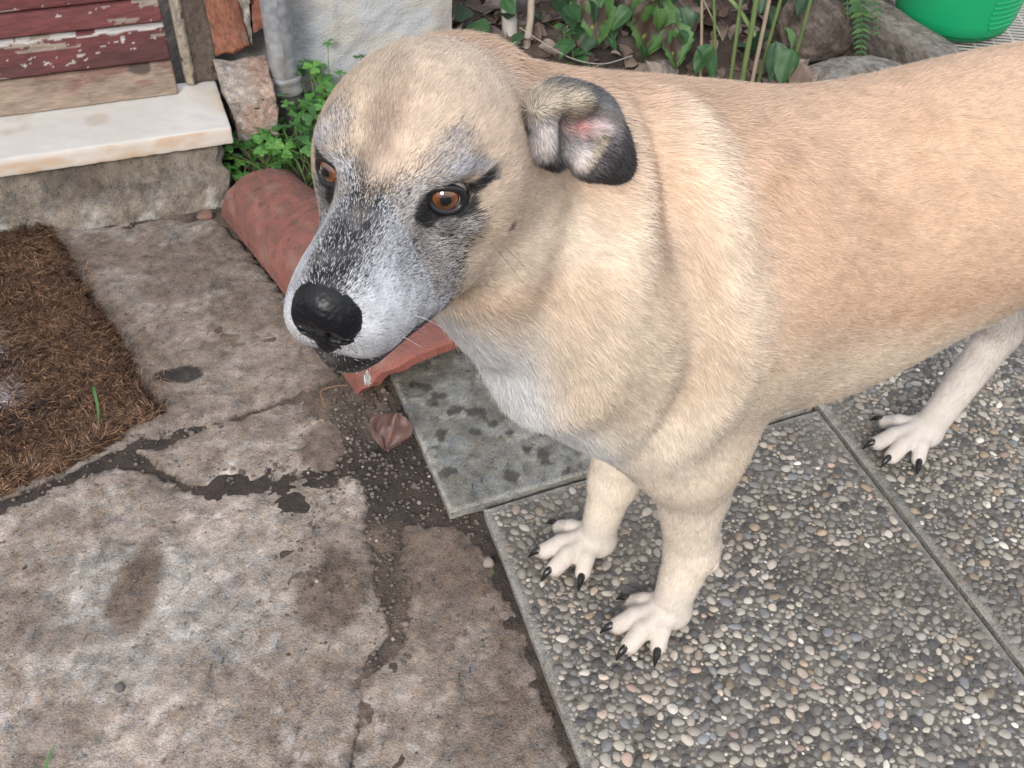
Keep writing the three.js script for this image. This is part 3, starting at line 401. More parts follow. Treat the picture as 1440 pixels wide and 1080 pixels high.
{ // seedlings

  for (const [x, z, s, label] of [[0.083, -2.05, 0.034, 'tiny light green weed with four leaves on bare soil by the wire'], [0.1, -1.985, 0.05, 'small dark green weed rosette just left of the rose cane']]) {
    const t = thing('weed', label, 'weed'); for (let i = 0; i < 7; i++) put(t, LF[i % 4], G1[s < 0.04 ? 3 : 1], V(x, bedY(x, z) + 0.03 + 0.006 * i, z), s * rr(0.6, 1), i * 0.95 + rr(-0.2, 0.2), rr(-0.5, 0.1)); stem(t, 'stem', [V(x, bedY(x, z) - 0.005, z), V(x + 0.003, bedY(x, z) + 0.03, z), V(x, bedY(x, z) + 0.06, z)], 0.0018, 0.0012, [0.1, 0.16, 0.05], [0.15, 0.22, 0.08]);
  }
}
{ // fern
  const t = thing('fern', 'green fern fronds hanging between the brown rock and the long stone', 'fern');
  const pinna = leafGeo(1, (x) => 0.22 * Math.sin(Math.PI * Math.pow(clamp(x, 0.001, 0.999), 0.6)) * (1 + 0.25 * Math.sin(x * 50)), { fold: 0.2, droop: 0.2, n: 14, m: 2 });
  for (const [p, L] of [[[V(0.66, 0.2, -2.2), V(0.69, 0.19, -2.13), V(0.705, 0.13, -2.06), V(0.7, 0.07, -2.0)], 0.036], [[V(0.64, 0.24, -2.24), V(0.68, 0.24, -2.18), V(0.73, 0.18, -2.12), V(0.745, 0.11, -2.06)], 0.03], [[V(0.6, 0.22, -2.24), V(0.62, 0.23, -2.16), V(0.66, 0.2, -2.1), V(0.67, 0.15, -2.06)], 0.028]]) {
    const c = new THREE.CatmullRomCurve3(p); const f = part('frond', tubeOf(p, 0.0016, 0.0008, 20, 5), std({ color: lin(0.08, 0.12, 0.03), roughness: 0.6 }), t);
    for (let i = 1; i < 22; i++) { const u = i / 22, q = c.getPointAt(u), d = c.getTangentAt(u), yaw = Math.atan2(d.x, d.z); for (const s of [1, -1]) { const m = part('leaflet', pinna, G1[(i % 3 === 0) ? 3 : 1], f); aim(m, q, yaw + s * 1.25, 0.25 + rr(-0.2, 0.2), s * 0.3); m.scale.setScalar(L * (1 - 0.75 * u * u) * rr(0.85, 1.1)); } }
  }
}
// stones of the bed
const rock = (name, label, p, size, turn, seedv, a, b, sq = 1) => {
  const g = new THREE.IcosahedronGeometry(1, 24), P = g.attributes.position, C = [];
  for (let i = 0; i < P.count; i++) { let x = P.getX(i), y = P.getY(i), z = P.getZ(i); const q = sq; const L = Math.pow(Math.pow(Math.abs(x), 2 * q) + Math.pow(Math.abs(y), 2 * q) + Math.pow(Math.abs(z), 2 * q), -0.5 / q); const f = L * (0.86 + 0.32 * fbm(x * 1.4 + seedv, y * 1.4 + seedv, z * 1.4 + 5, 4) + 0.05 * (fbm(x * 9 + seedv, y * 9, z * 9, 3) - 0.5)); P.setXYZ(i, x * f, y * f, z * f); const n = fbm(x * 3 + seedv, y * 3, z * 3 + 7, 4), m = fbm(x * 14, y * 14 + seedv, z * 14, 3); let c = mix3(a, b, sst(0.3, 0.7, n)); c = mix3(c, a.map((v) => v * 0.55), 0.7 * sst(0.55, 0.7, m)); C.push(...c); }
  g.setAttribute('color', new THREE.Float32BufferAttribute(C, 3)); g.scale(...size); g.deleteAttribute('normal'); const h = mergeVertices(g); h.computeVertexNormals(); const U = h.attributes.uv, Q = h.attributes.position; for (let i = 0; i < U.count; i++) U.setXY(i, (Q.getX(i) + Q.getY(i)) / 0.25, (Q.getZ(i) + Q.getY(i) * 0.6) / 0.25);
  const m = shadowed(new THREE.Mesh(h, grainMat({ bumpScale: 0.004 }))); m.name = name; scene.add(m); m.position.copy(p); m.rotation.y = turn; return tag(m, label, 'stone');
};
rock('stone', 'long weathered grey brown stone lying against the green bucket', V(0.815, 0.06, -2.11), [0.055, 0.058, 0.2], 0.38, 3, [0.2, 0.165, 0.14], [0.36, 0.315, 0.275], 2.2);
rock('stone', "smooth pale grey stone rising just behind the dog's back", V(0.69, 0.045, -1.96), [0.12, 0.055, 0.06], 0.1, 12, [0.24, 0.21, 0.18], [0.38, 0.345, 0.31], 1.3);
rock('stone', 'dark brown rock behind the glossy leaves and the fern', V(0.64, 0.1, -2.14), [0.085, 0.07, 0.06], 0.5, 21, [0.13, 0.1, 0.085], [0.24, 0.19, 0.16], 1.4);
rock('stone', 'purplish brown rock behind the rose twig', V(0.36, 0.11, -2.3), [0.15, 0.1, 0.06], 0.1, 33, [0.14, 0.105, 0.095], [0.26, 0.2, 0.18], 1.8);
rock('stone', 'brown rock at the back between fern and green canes', V(0.56, 0.17, -2.36), [0.11, 0.09, 0.06], -0.2, 38, [0.16, 0.12, 0.1], [0.28, 0.22, 0.185], 1.8);
rock('stone', 'small grey stone under the big spotted rose leaf', V(0.29, 0.05, -1.99), [0.035, 0.025, 0.03], 0.4, 44, [0.24, 0.2, 0.18], [0.4, 0.35, 0.31]);
rock('stone', 'pale broken stone beside the smooth stone behind the dog', V(0.6, 0.06, -1.95), [0.04, 0.03, 0.03], 0.9, 52, [0.26, 0.21, 0.18], [0.42, 0.36, 0.32]);
{ // fallen leaves, too tangled to count
  reseed(301); const o = new THREE.Object3D();
  for (let k = 0; k < 4; k++) { const N = 170, im = shadowed(new THREE.InstancedMesh(LF[k], DRY[k], N)); for (let i = 0; i < N; i++) { const x = rr(-0.3, 0.85), z = rr(-2.45, -1.85); o.position.set(x, bedY(x, z) + rr(0.005, 0.035), z); o.rotation.set(rr(-0.7, 0.7), rr(0, 6.28), rr(-0.8, 0.8), 'YXZ'); o.scale.setScalar(rr(0.02, 0.075)); o.updateMatrix(); im.setMatrixAt(i, o.matrix); } im.name = numbered('fallen_leaves'); Object.assign(im.userData, { kind: 'stuff', label: 'dry brown leaves littering the soil of the planting bed', category: 'leaves', group: 'leaf litter of the planting bed' }); scene.add(im); }
  const dead = (label, p, L, yaw, pitch, k, roll) => { const m = shadowed(new THREE.Mesh(LF[k % 4], DRY[k])); m.name = 'dead_leaf'; scene.add(m); aim(m, p, yaw, pitch, roll); m.scale.setScalar(L); tag(m, label, 'dead leaf'); };
  dead('curled dark brown dead leaf hanging on the white wall edge', V(-0.235, 0.18, -1.98), 0.07, 0.4, 1.1, 2, 0.6);
  dead('pale crumpled dead leaf below the spotted rose leaves', V(0.25, 0.085, -1.96), 0.07, 0.6, 0.4, 3, -0.3);
  dead('grey brown dead leaf hanging under the glossy oval leaves', V(0.55, 0.12, -1.9), 0.065, 0.1, 1.2, 1, 0.2);
  dead('tan dead leaf at the top of the bed behind the canes', V(0.5, 0.25, -2.1), 0.09, 1.2, 0.3, 1, 0.3);
  dead('light brown dead leaf on the soil left of the fern', V(0.575, 0.1, -1.96), 0.06, -0.7, 0.2, 3, 0.4);
}
{ const m = shadowed(new THREE.Mesh(tubeOf([V(-0.01, 0.13, -2.0), V(0.04, 0.108, -1.98), V(0.1, 0.092, -1.945), V(0.16, 0.09, -1.93), V(0.22, 0.105, -1.94)], 0.0009, 0.0009, 40, 6), std({ color: lin(0.36, 0.32, 0.28), roughness: 0.5 }))); m.name = 'wire'; scene.add(m); tag(m, 'thin pale wire curving over the soil from shrub to rose bush', 'wire'); }

// ---------------------------------------------------------------- the green bucket on its grating
{
  const b = thing('bucket', 'bright green plastic bucket with embossed ribs on the metal grating', 'bucket'), c = V(0.957, 0.07, -2.235); b.position.copy(c);
  const green = std({ color: lin(0.008, 0.3, 0.115), roughness: 0.34 });
  const prof = [[0.001, 0.0], [0.078, 0.0], [0.095, 0.003], [0.108, 0.01], [0.118, 0.02], [0.125, 0.033], [0.1295, 0.05], [0.139, 0.13], [0.152, 0.26], [0.158, 0.262], [0.158, 0.27], [0.147, 0.27], [0.134, 0.13], [0.119, 0.02], [0.001, 0.014]];
  part('body', new THREE.LatheGeometry(prof.map((p) => new THREE.Vector2(...p)), 96), green, b);
  // embossed ribs within a rounded field on the side towards the camera
  for (let i = 0; i < 11; i++) { const y = 0.048 + i * 0.0115, half = 0.3 * Math.sqrt(1 - Math.pow(Math.abs(i - 5) / 6.3, 4)), R = 0.1292 + (y - 0.05) * 0.119, pts = []; for (let k = 0; k <= 16; k++) { const a = 0.5 + lerp(-half, half, k / 16); if (i > 2 && i < 8 && Math.abs(k - 8) < 1) continue; pts.push(V(Math.sin(a) * (R + 0.0006), y + 0.004 * (k / 16 - 0.5), Math.cos(a) * (R + 0.0006))); } part('rib', new THREE.TubeGeometry(new THREE.CatmullRomCurve3(pts), 30, 0.0023, 6), green, b); }
  const g = thing('metal_grating', 'dark slotted metal grating under the green bucket', 'grating'); g.position.set(1.16, 0.066, -2.19); g.rotation.y = -0.12;
  const steel = std({ color: lin(0.45, 0.43, 0.4), roughness: 0.5, metalness: 0.2 }), bar = new THREE.BoxGeometry(0.62, 0.003, 0.0036), cross = new THREE.BoxGeometry(0.004, 0.003, 0.52);
  for (let i = 0; i < 32; i++) { const m = part('bar', bar, steel, g); m.position.z = -0.26 + i * 0.0166; }
  for (let i = 0; i < 14; i++) { const m = part('cross_bar', cross, steel, g); m.position.set(-0.3 + i * 0.046, -0.0032, 0); }
  const pit = new THREE.Mesh(new THREE.BoxGeometry(0.64, 0.04, 0.54), std({ color: lin(0.03, 0.028, 0.025), roughness: 1 })); pit.position.y = -0.04; pit.name = 'frame'; shadowed(pit); g.add(pit);
}
// ---------------------------------------------------------------- signed distance tools
const smin = (a, b, k) => { if (k <= 0) return Math.min(a, b); const h = Math.max(k - Math.abs(a - b), 0) / k; return Math.min(a, b) - h * h * k * 0.25; };
const smax = (a, b, k) => -smin(-a, -b, k);
function cone(a, b, ra, rb, k, flow) { // a round cone
  const ba = [b[0] - a[0], b[1] - a[1], b[2] - a[2]], l2 = ba[0] * ba[0] + ba[1] * ba[1] + ba[2] * ba[2], dr = ra - rb, a2 = l2 - dr * dr, il2 = 1 / l2;
  const d = (x, y, z) => {
    const px = x - a[0], py = y - a[1], pz = z - a[2], Y = px * ba[0] + py * ba[1] + pz * ba[2], Z = Y - l2;
    const qx = px * l2 - ba[0] * Y, qy = py * l2 - ba[1] * Y, qz = pz * l2 - ba[2] * Y, x2 = qx * qx + qy * qy + qz * qz, y2 = Y * Y * l2, z2 = Z * Z * l2, K = Math.sign(dr) * dr * dr * x2;
    if (Math.sign(Z) * a2 * z2 > K) return Math.sqrt(x2 + z2) * il2 - rb;
    if (Math.sign(Y) * a2 * y2 < K) return Math.sqrt(x2 + y2) * il2 - ra;
    return (Math.sqrt(x2 * a2 * il2) + Y * dr) * il2 - ra;
  };
  return { d, k, flow };
}
function ell(c, r, k, flow, ax) { // an ellipsoid with optional axes (three unit vectors)
  const d = (x, y, z) => {
    let p = x - c[0], q = y - c[1], s = z - c[2];
    if (ax) { const P = p * ax[0][0] + q * ax[0][1] + s * ax[0][2], Q = p * ax[1][0] + q * ax[1][1] + s * ax[1][2]; s = p * ax[2][0] + q * ax[2][1] + s * ax[2][2]; p = P; q = Q; }
    const a = p / r[0], b = q / r[1], e = s / r[2], k0 = Math.sqrt(a * a + b * b + e * e), f = a / r[0], g = b / r[1], h = e / r[2], k1 = Math.sqrt(f * f + g * g + h * h);
    return k1 < 1e-9 ? -Math.min(r[0], r[1], r[2]) : k0 * (k0 - 1) / k1;
  };
  return { d, k, flow };
}
// Surface nets over a box, only in blocks that the surface may cross.
function meshField(F, lo, hi, h) {
  const B = 6, n = [0, 1, 2].map((i) => Math.ceil((hi[i] - lo[i]) / h / B) * B), N = n.map((v) => v + 1), sx = 1, sy = N[0], sz = N[0] * N[1];
  const val = new Float32Array(N[0] * N[1] * N[2]).fill(1e3), done = new Uint8Array(val.length), R = h * B * 0.87 * 1.7 + 0.004;
  const blocks = [];
  for (let z = 0; z < n[2]; z += B) for (let y = 0; y < n[1]; y += B) for (let x = 0; x < n[0]; x += B) {
    if (Math.abs(F(lo[0] + (x + B / 2) * h, lo[1] + (y + B / 2) * h, lo[2] + (z + B / 2) * h)) > R) continue;
    blocks.push([x, y, z]);
    for (let c = z; c <= z + B; c++) for (let b = y; b <= y + B; b++) for (let a = x; a <= x + B; a++) {
      const i = a * sx + b * sy + c * sz; if (!done[i]) { done[i] = 1; val[i] = F(lo[0] + a * h, lo[1] + b * h, lo[2] + c * h); }
    }
  }
  const pos = [], idx = [], vert = new Map(), off = [0, sx, sy, sx + sy, sz, sx + sz, sy + sz, sx + sy + sz];
  const E = [[0, 1], [2, 3], [4, 5], [6, 7], [0, 2], [1, 3], [4, 6], [5, 7], [0, 4], [1, 5], [2, 6], [3, 7]];
  for (const [X, Y, Z] of blocks) for (let c = Z; c < Z + B; c++) for (let b = Y; b < Y + B; b++) for (let a = X; a < X + B; a++) {
    const i = a + b * sy + c * sz; let m = 0;
    for (let k = 0; k < 8; k++) if (val[i + off[k]] < 0) m |= 1 << k;
    if (m === 0 || m === 255) continue;
    let p = 0, q = 0, r = 0, cnt = 0;
    for (const [u, v] of E) {
      const A = val[i + off[u]], D = val[i + off[v]]; if ((A < 0) === (D < 0)) continue;
      const t = A / (A - D); p += (u & 1) + ((v & 1) - (u & 1)) * t; q += ((u >> 1) & 1) + (((v >> 1) & 1) - ((u >> 1) & 1)) * t; r += (u >> 2) + ((v >> 2) - (u >> 2)) * t; cnt++;
    }
    vert.set(i, pos.length / 3); pos.push(lo[0] + (a + p / cnt) * h, lo[1] + (b + q / cnt) * h, lo[2] + (c + r / cnt) * h);
  }
  const quad = (a, b, c, d, flip) => { if (a === undefined || b === undefined || c === undefined || d === undefined) return; flip ? idx.push(a, c, b, a, d, c) : idx.push(a, b, c, a, c, d); };
  for (const i of vert.keys()) {
    const s0 = val[i] < 0;
    if (s0 !== (val[i + sx] < 0)) quad(vert.get(i), vert.get(i - sy), vert.get(i - sy - sz), vert.get(i - sz), s0 ? false : true);
    if (s0 !== (val[i + sy] < 0)) quad(vert.get(i), vert.get(i - sz), vert.get(i - sz - sx), vert.get(i - sx), s0 ? false : true);
    if (s0 !== (val[i + sz] < 0)) quad(vert.get(i), vert.get(i - sx), vert.get(i - sx - sy), vert.get(i - sy), s0 ? false : true);
  }
  const P = new Float32Array(pos), Nn = new Float32Array(P.length), e = h * 0.5;
  for (let i = 0; i < P.length; i += 3) {
    let x = P[i], y = P[i + 1], z = P[i + 2];
    let gx = F(x + e, y, z) - F(x - e, y, z), gy = F(x, y + e, z) - F(x, y - e, z), gz = F(x, y, z + e) - F(x, y, z - e);
    const L = Math.hypot(gx, gy, gz) || 1; Nn[i] = gx / L; Nn[i + 1] = gy / L; Nn[i + 2] = gz / L;
    const d = clamp(F(x, y, z), -h * 0.5, h * 0.5); P[i] -= d * Nn[i]; P[i + 1] -= d * Nn[i + 1]; P[i + 2] -= d * Nn[i + 2];
  }
  const g = new THREE.BufferGeometry(); g.setAttribute('position', new THREE.BufferAttribute(P, 3)); g.setAttribute('normal', new THREE.BufferAttribute(Nn, 3)); g.setIndex(idx);
  return g;
}

// ---------------------------------------------------------------- the dog's own axes
const FUR = true;
const DA = (() => { const a = V(0.91, 0, -0.41).normalize(); return a; })(), DL = V(-DA.z, 0, DA.x), DO = V(0.14, 0, -0.70);
const dw = (s, y, l) => [DO.x + DA.x * s + DL.x * l, y, DO.z + DA.z * s + DL.z * l];       // dog axes (back along the body, up, to its left) -> world
const toDog = (x, y, z) => { const p = x - DO.x, q = z - DO.z; return [p * DA.x + q * DA.z, y, p * DL.x + q * DL.z]; };
const dv = (s, y, l) => { const v = V(DA.x * s + DL.x * l, y, DA.z * s + DL.z * l).normalize(); return [v.x, v.y, v.z]; };
const HF = V(-0.26, -0.03, 0.965).normalize(), HL = V(0.965, -0.06, 0.26).addScaledVector(HF, 0).normalize();
HL.addScaledVector(HF, -HL.dot(HF)).normalize();
const HU = HF.clone().cross(HL).normalize(), HO = V(-0.074, 0.658, -0.486);
const hw = (f, u, l) => [HO.x + (HF.x * f + HU.x * u + HL.x * l) / 100, HO.y + (HF.y * f + HU.y * u + HL.y * l) / 100, HO.z + (HF.z * f + HU.z * u + HL.z * l) / 100];  // head axes (forward, up, to its left), in cm
const hv = (f, u, l) => { const v = V(0, 0, 0).addScaledVector(HF, f).addScaledVector(HU, u).addScaledVector(HL, l).normalize(); return [v.x, v.y, v.z]; };
const toHead = (x, y, z) => { const p = x - HO.x, q = y - HO.y, r = z - HO.z; return [(p * HF.x + q * HF.y + r * HF.z) * 100, (p * HU.x + q * HU.y + r * HU.z) * 100, (p * HL.x + q * HL.y + r * HL.z) * 100]; };
const HAX = [HF.toArray(), HU.toArray(), HL.toArray()], DAX = [DA.toArray(), [0, 1, 0], DL.toArray()];
const hell = (c, r, k, fl) => ell(hw(...c), r.map((v) => v / 100), k / 100, hv(...fl), HAX);
const hcone = (a, b, ra, rb, k, fl) => cone(hw(...a), hw(...b), ra / 100, rb / 100, k / 100, hv(...fl));
const dell = (c, r, k, fl) => ell(dw(...c), r, k, dv(...fl), DAX);
const dcone = (a, b, ra, rb, k, fl) => cone(dw(...a), dw(...b), ra, rb, k, dv(...fl));

const back = [1, -0.35, 0.1], down = [0.25, -1, 0];
const bodyPrims = [
  dell([0.14, 0.437, 0], [0.21, 0.153, 0.113], 0, [1, -0.25, 0]),
  dcone([-0.01, 0.502, 0], [0.13, 0.482, 0], 0.068, 0.075, 0.05, [1, -0.1, 0]),
  dcone([0.0, 0.463, 0], [0.5, 0.5, 0], 0.085, 0.082, 0.06, [1, -0.15, 0]),
  dell([0.34, 0.465, 0], [0.2, 0.128, 0.1], 0.06, [1, -0.2, 0]),
  dell([0.56, 0.47, 0.05], [0.13, 0.14, 0.08], 0.06, [1, -0.4, 0]),
  dell([0.56, 0.47, -0.05], [0.13, 0.14, 0.08], 0.06, [1, -0.4, 0]),
  dell([-0.045, 0.435, 0], [0.1, 0.138, 0.1], 0.06, [0.7, -0.7, 0.2]),
  dell([-0.065, 0.395, 0], [0.07, 0.075, 0.065], 0.06, [0.5, -0.85, 0]),
  dell([-0.005, 0.44, 0.06], [0.08, 0.15, 0.042], 0.05, [0.6, -0.8, 0]),
  dell([0.0, 0.43, -0.075], [0.085, 0.15, 0.05], 0.05, [0.6, -0.8, 0]),
  // neck
  dcone([-0.205, 0.615, 0.02], [-0.10, 0.535, 0.0], 0.076, 0.086, 0.06, [0.75, -0.6, 0.0]),
  dcone([-0.2, 0.565, 0.05], [-0.115, 0.45, 0.025], 0.05, 0.072, 0.07, [0.55, -0.8, 0.0]),
  dcone([-0.10, 0.525, 0.0], [0.02, 0.48, 0], 0.098, 0.115, 0.06, [0.85, -0.5, 0]),
  // near front leg
  dcone([-0.05, 0.38, 0.05], [-0.006, 0.3, 0.056], 0.05, 0.04, 0.045, [0.4, -0.9, 0]),
  dcone([0.002, 0.3, 0.057], [0.041, 0.12, 0.046], 0.041, 0.026, 0.045, [0.1, -1, 0]),
  dcone([0.032, 0.26, 0.056], [0.038, 0.22, 0.055], 0.02, 0.019, 0.02, [0.1, -1, 0]),
  dcone([0.043, 0.12, 0.046], [0.028, 0.05, 0.052], 0.027, 0.0215, 0.015, [-0.2, -1, 0]),
  // far front leg
  dcone([-0.045, 0.37, -0.07], [0.02, 0.27, -0.063], 0.06, 0.042, 0.05, [0.4, -0.9, 0]),
  dcone([0.012, 0.27, -0.063], [0.008, 0.12, -0.069], 0.043, 0.026, 0.03, [0.1, -1, 0]),
  dcone([0.008, 0.12, -0.069], [-0.004, 0.05, -0.067], 0.026, 0.021, 0.015, [-0.2, -1, 0]),
  // far hind leg
  dcone([0.55, 0.42, -0.07], [0.47, 0.32, -0.075], 0.075, 0.045, 0.05, [0.2, -1, 0]),
  dcone([0.47, 0.32, -0.075], [0.563, 0.17, -0.08], 0.04, 0.024, 0.03, [0.4, -1, 0]),
  dcone([0.563, 0.16, -0.08], [0.498, 0.05, -0.068], 0.025, 0.02, 0.015, [-0.4, -1, 0]),
  // near hind leg
  dcone([0.6, 0.42, 0.07], [0.57, 0.31, 0.078], 0.085, 0.055, 0.05, [0.2, -1, 0]),
  dcone([0.57, 0.31, 0.078], [0.73, 0.165, 0.075], 0.05, 0.026, 0.03, [0.4, -1, 0]),
  dcone([0.73, 0.155, 0.075], [0.70, 0.05, 0.07], 0.025, 0.024, 0.015, [-0.4, -1, 0]),
  // tail root
  dcone([0.66, 0.52, 0], [0.78, 0.44, 0], 0.035, 0.02, 0.03, [0.4, -1, 0]),
];
// toes: [middle of the paw, tip of each toe], in dog axes
const PAWS = [
  { mid: [0.018, 0.036, 0.054], tips: [[-0.004, 0.014, 0.024], [-0.034, 0.014, 0.045], [-0.034, 0.014, 0.072], [-0.006, 0.014, 0.085]] },
  { mid: [-0.014, 0.036, -0.066], tips: [[-0.035, 0.014, -0.106], [-0.066, 0.014, -0.08], [-0.066, 0.014, -0.053], [-0.039, 0.014, -0.035]] },
  { mid: [0.478, 0.036, -0.068], tips: [[0.457, 0.014, -0.109], [0.423, 0.014, -0.081], [0.424, 0.014, -0.054], [0.453, 0.014, -0.037]] },
  { mid: [0.69, 0.036, 0.07], tips: [[0.667, 0.014, 0.035], [0.635, 0.014, 0.059], [0.635, 0.014, 0.082], [0.665, 0.014, 0.1]] },
];
const CLAWS = [], pawPrims = [];
for (const p of PAWS) {
  pawPrims.push(dell([p.mid[0] + 0.008, 0.026, p.mid[2]], [0.024, 0.022, 0.024], 0.012, [-1, -0.3, 0]));
  p.tips.forEach((t, i) => {
    const dx = t[0] - p.mid[0], dl = t[2] - p.mid[2], L = Math.hypot(dx, dl);
    const root = [p.mid[0] + dx * 0.08 + 0.006, 0.034, p.mid[2] + dl * 0.2], kn = [p.mid[0] + dx * 0.66, 0.0255, p.mid[2] + dl * 0.66];
    const r = i === 0 || i === 3 ? 0.0094 : 0.0103;
    pawPrims.push(dcone(root, kn, r * 0.95, r * 1.0, 0.005, [dx, -0.02, dl]), dcone(kn, t, r * 1.08, r * 0.98, 0.003, [dx, -0.02, dl]));
    CLAWS.push({ at: [t[0] + dx / L * 0.0075, 0.0165, t[2] + dl / L * 0.0075], dir: [dx / L, 0, dl / L] });
  });
}
// dewclaw knob and carpal pad behind the near wrist
pawPrims.push(dell([0.068, 0.085, 0.052], [0.009, 0.014, 0.008], 0.008, [0, -1, 0]), dell([0.034, 0.088, -0.072], [0.009, 0.014, 0.008], 0.008, [0, -1, 0]));

const LEG0 = 13, headPrims = [];
{
  const b = [-1, 0.15, 0];
  headPrims.push(hell([-5.6, 0.2, 0.1], [6.8, 5.0, 5.4], 0, [-1, 0.3, 0]));
  headPrims.push(hcone([-0.5, -2.4, 0], [6.6, -3.0, 0], 2.9, 2.3, 2.5, b));
  headPrims.push(hcone([0.8, -0.6, 0], [7.6, -1.7, 0], 1.9, 1.35, 1.6, b));
  headPrims.push(hcone([-3, -5.8, 0], [6.1, -6.65, 0], 2.6, 1.65, 1.6, [-1, -0.3, 0]));
  for (const s of [-1, 1]) {
    headPrims.push(hell([-1.3, 1.75, 2.9 * s], [1.9, 1.0, 1.6], 1.2, [-1, 0.5, 0.6 * s]));
    headPrims.push(hell([-5.3, -2.6, (s > 0 ? 4.2 : 3.6) * s], [4.0, 3.8, 2.5], 2.5, [-1, -0.2, 0.1 * s]));
    headPrims.push(hell([-2.0, -1.9, (s > 0 ? 3.1 : 2.8) * s], [2.4, 1.4, 1.35], 1.5, [-1, -0.2, 0.3 * s]));
    headPrims.push(hell([0.6, -5.2, 2.75 * s], [3.0, 2.2, 1.45], 1.6, [-0.9, -0.3, 0.1 * s]));
    headPrims.push(hell([-3.2, -6.0, 3.0 * s], [3.0, 2.2, 1.8], 2.0, [-1, -0.3, 0.1 * s]));
    headPrims.push(hell([4.2, -4.35, 1.8 * s], [4.1, 2.3, 1.75], 1.4, [-0.8, -0.7, 0.1 * s]));
    headPrims.push(hcone([5.6, -6.55, 0.95 * s], [0.2, -6.2, 2.45 * s], 1.1, 1.5, 1.0, [-1, -0.3, 0.1 * s]));
    headPrims.push(hell([7.0, -3.9, 1.1 * s], [1.7, 1.6, 1.3], 0.9, [-0.6, -0.8, 0.3 * s]));
  }
  headPrims.push(hcone([-8, -3, 0], [-13, -3.5, 0], 4.8, 5.2, 4, [-1, -0.2, 0]));
}
const EYES = [1, -1].map((s) => { const c = [-1.05, -0.05, 3.0 * s], out = V(0.86, 0.06, 0.5 * s).normalize(); return { s, c, out, r: 1.34 }; });
const carves = EYES.map(({ s, c, out }) => {
  const ax0 = V(0, 0, 0).addScaledVector(HF, out.x).addScaledVector(HU, out.y).addScaledVector(HL, out.z).normalize();
  const tilt = V(0, 0, 0).addScaledVector(HF, -0.5).addScaledVector(HU, -0.12).addScaledVector(HL, 0.86 * s); tilt.addScaledVector(ax0, -tilt.dot(ax0)).normalize();
  const upv = ax0.clone().cross(tilt).normalize();
  const p = hw(c[0] + out.x * 1.0, c[1] + out.y * 1.0, c[2] + out.z * 1.0);
  return ell(p, [0.016, 0.0126, 0.0098], 0.004, null, [ax0.toArray(), tilt.toArray(), upv.toArray()]);
});
// loose skin: soft crests that run from the nape down over the shoulder
const crest = (t, c, w) => { const k = (t - c) / w; return Math.exp(-k * k); };
function foldRelief(s, y, l) {
  const w = sst(0.3, 0.42, y) * sst(-0.02, 0.06, l) * (0.8 + 0.4 * noise(s * 20, y * 14, 3.3));
  if (w <= 0) return 0;
  const a = s + 0.35 * (0.56 - y) * (y < 0.56 ? 1 : 0.3) - 0.012 * Math.sin(y * 31), b = s + 0.012 * Math.sin(y * 22 + 1) ;
  return w * (0.007 * crest(b, -0.035, 0.024) - 0.009 * crest(b, -0.072, 0.017) + 0.006 * crest(a, -0.108, 0.024) - 0.006 * crest(a, -0.165, 0.018));
}
const LIPS = [1, -1].map((s) => [[8.15, -5.75, 0], [7.5, -6.0, 1.3 * s], [6.0, -6.25, 2.25 * s], [4.0, -6.3, 2.95 * s], [2.8, -6.1, 3.3 * s]]);
const mouthPrims = [];
for (const L of LIPS) for (let i = 0; i < L.length - 1; i++) mouthPrims.push(cone(hw(...L[i]), hw(...L[i + 1]), i ? 0.0022 : 0.0018, i === L.length - 2 ? 0.0008 : 0.0022, 0.003));
const prims = [...bodyPrims, ...pawPrims, ...headPrims];
function dogField(x, y, z) {
  let d = 1e3;
  for (let i = 0; i < bodyPrims.length; i++) { const p = bodyPrims[i]; if (i >= LEG0 && y > 0.5) break; const v = p.d(x, y, z); d = i ? smin(d, v, p.k) : v; }
  if (y < 0.13) for (let i = 0; i < pawPrims.length; i++) { const p = pawPrims[i]; d = smin(d, p.d(x, y, z), p.k); }
  const hx = x - HO.x, hy = y - HO.y, hz = z - HO.z;
  const near = hx * hx + hy * hy + hz * hz < 0.09;
  let h = 1e3;
  if (near) for (let i = 0; i < headPrims.length; i++) { const p = headPrims[i], v = p.d(x, y, z); h = i ? smin(h, v, p.k) : v; }
  if (h < 0.03) for (const c of carves) h = smax(h, -c.d(x, y, z), c.k);
  d = smin(d, h, 0.017);
  if (d > -0.04 && d < 0.04) {
    const q = toDog(x, y, z);
    if (q[0] > -0.25 && q[0] < 0.08 && q[1] > 0.3) d -= foldRelief(q[0], q[1], q[2]) * sst(0.038, 0.02, Math.abs(d));
    if (hx * hx + hy * hy + hz * hz < 0.02) { for (const m of mouthPrims) d = smax(d, -m.d(x, y, z), 0.003); }
  }
  return d;
}
// ---------------------------------------------------------------- the coat
const TAN = [0.7, 0.485, 0.335], DTAN = [0.58, 0.375, 0.24], PALE = [0.87, 0.74, 0.59], CREAM = [0.88, 0.78, 0.66], WHITE = [0.9, 0.9, 0.9], FAWN = [0.62, 0.48, 0.365], BLACK = [0.022, 0.021, 0.023], GREY = [0.16, 0.15, 0.15];
const eyeAt = EYES.map((e) => [e.c[0] + e.out.x * 1.1, e.c[1] + e.out.y * 1.1, e.c[2] + e.out.z * 1.1]);
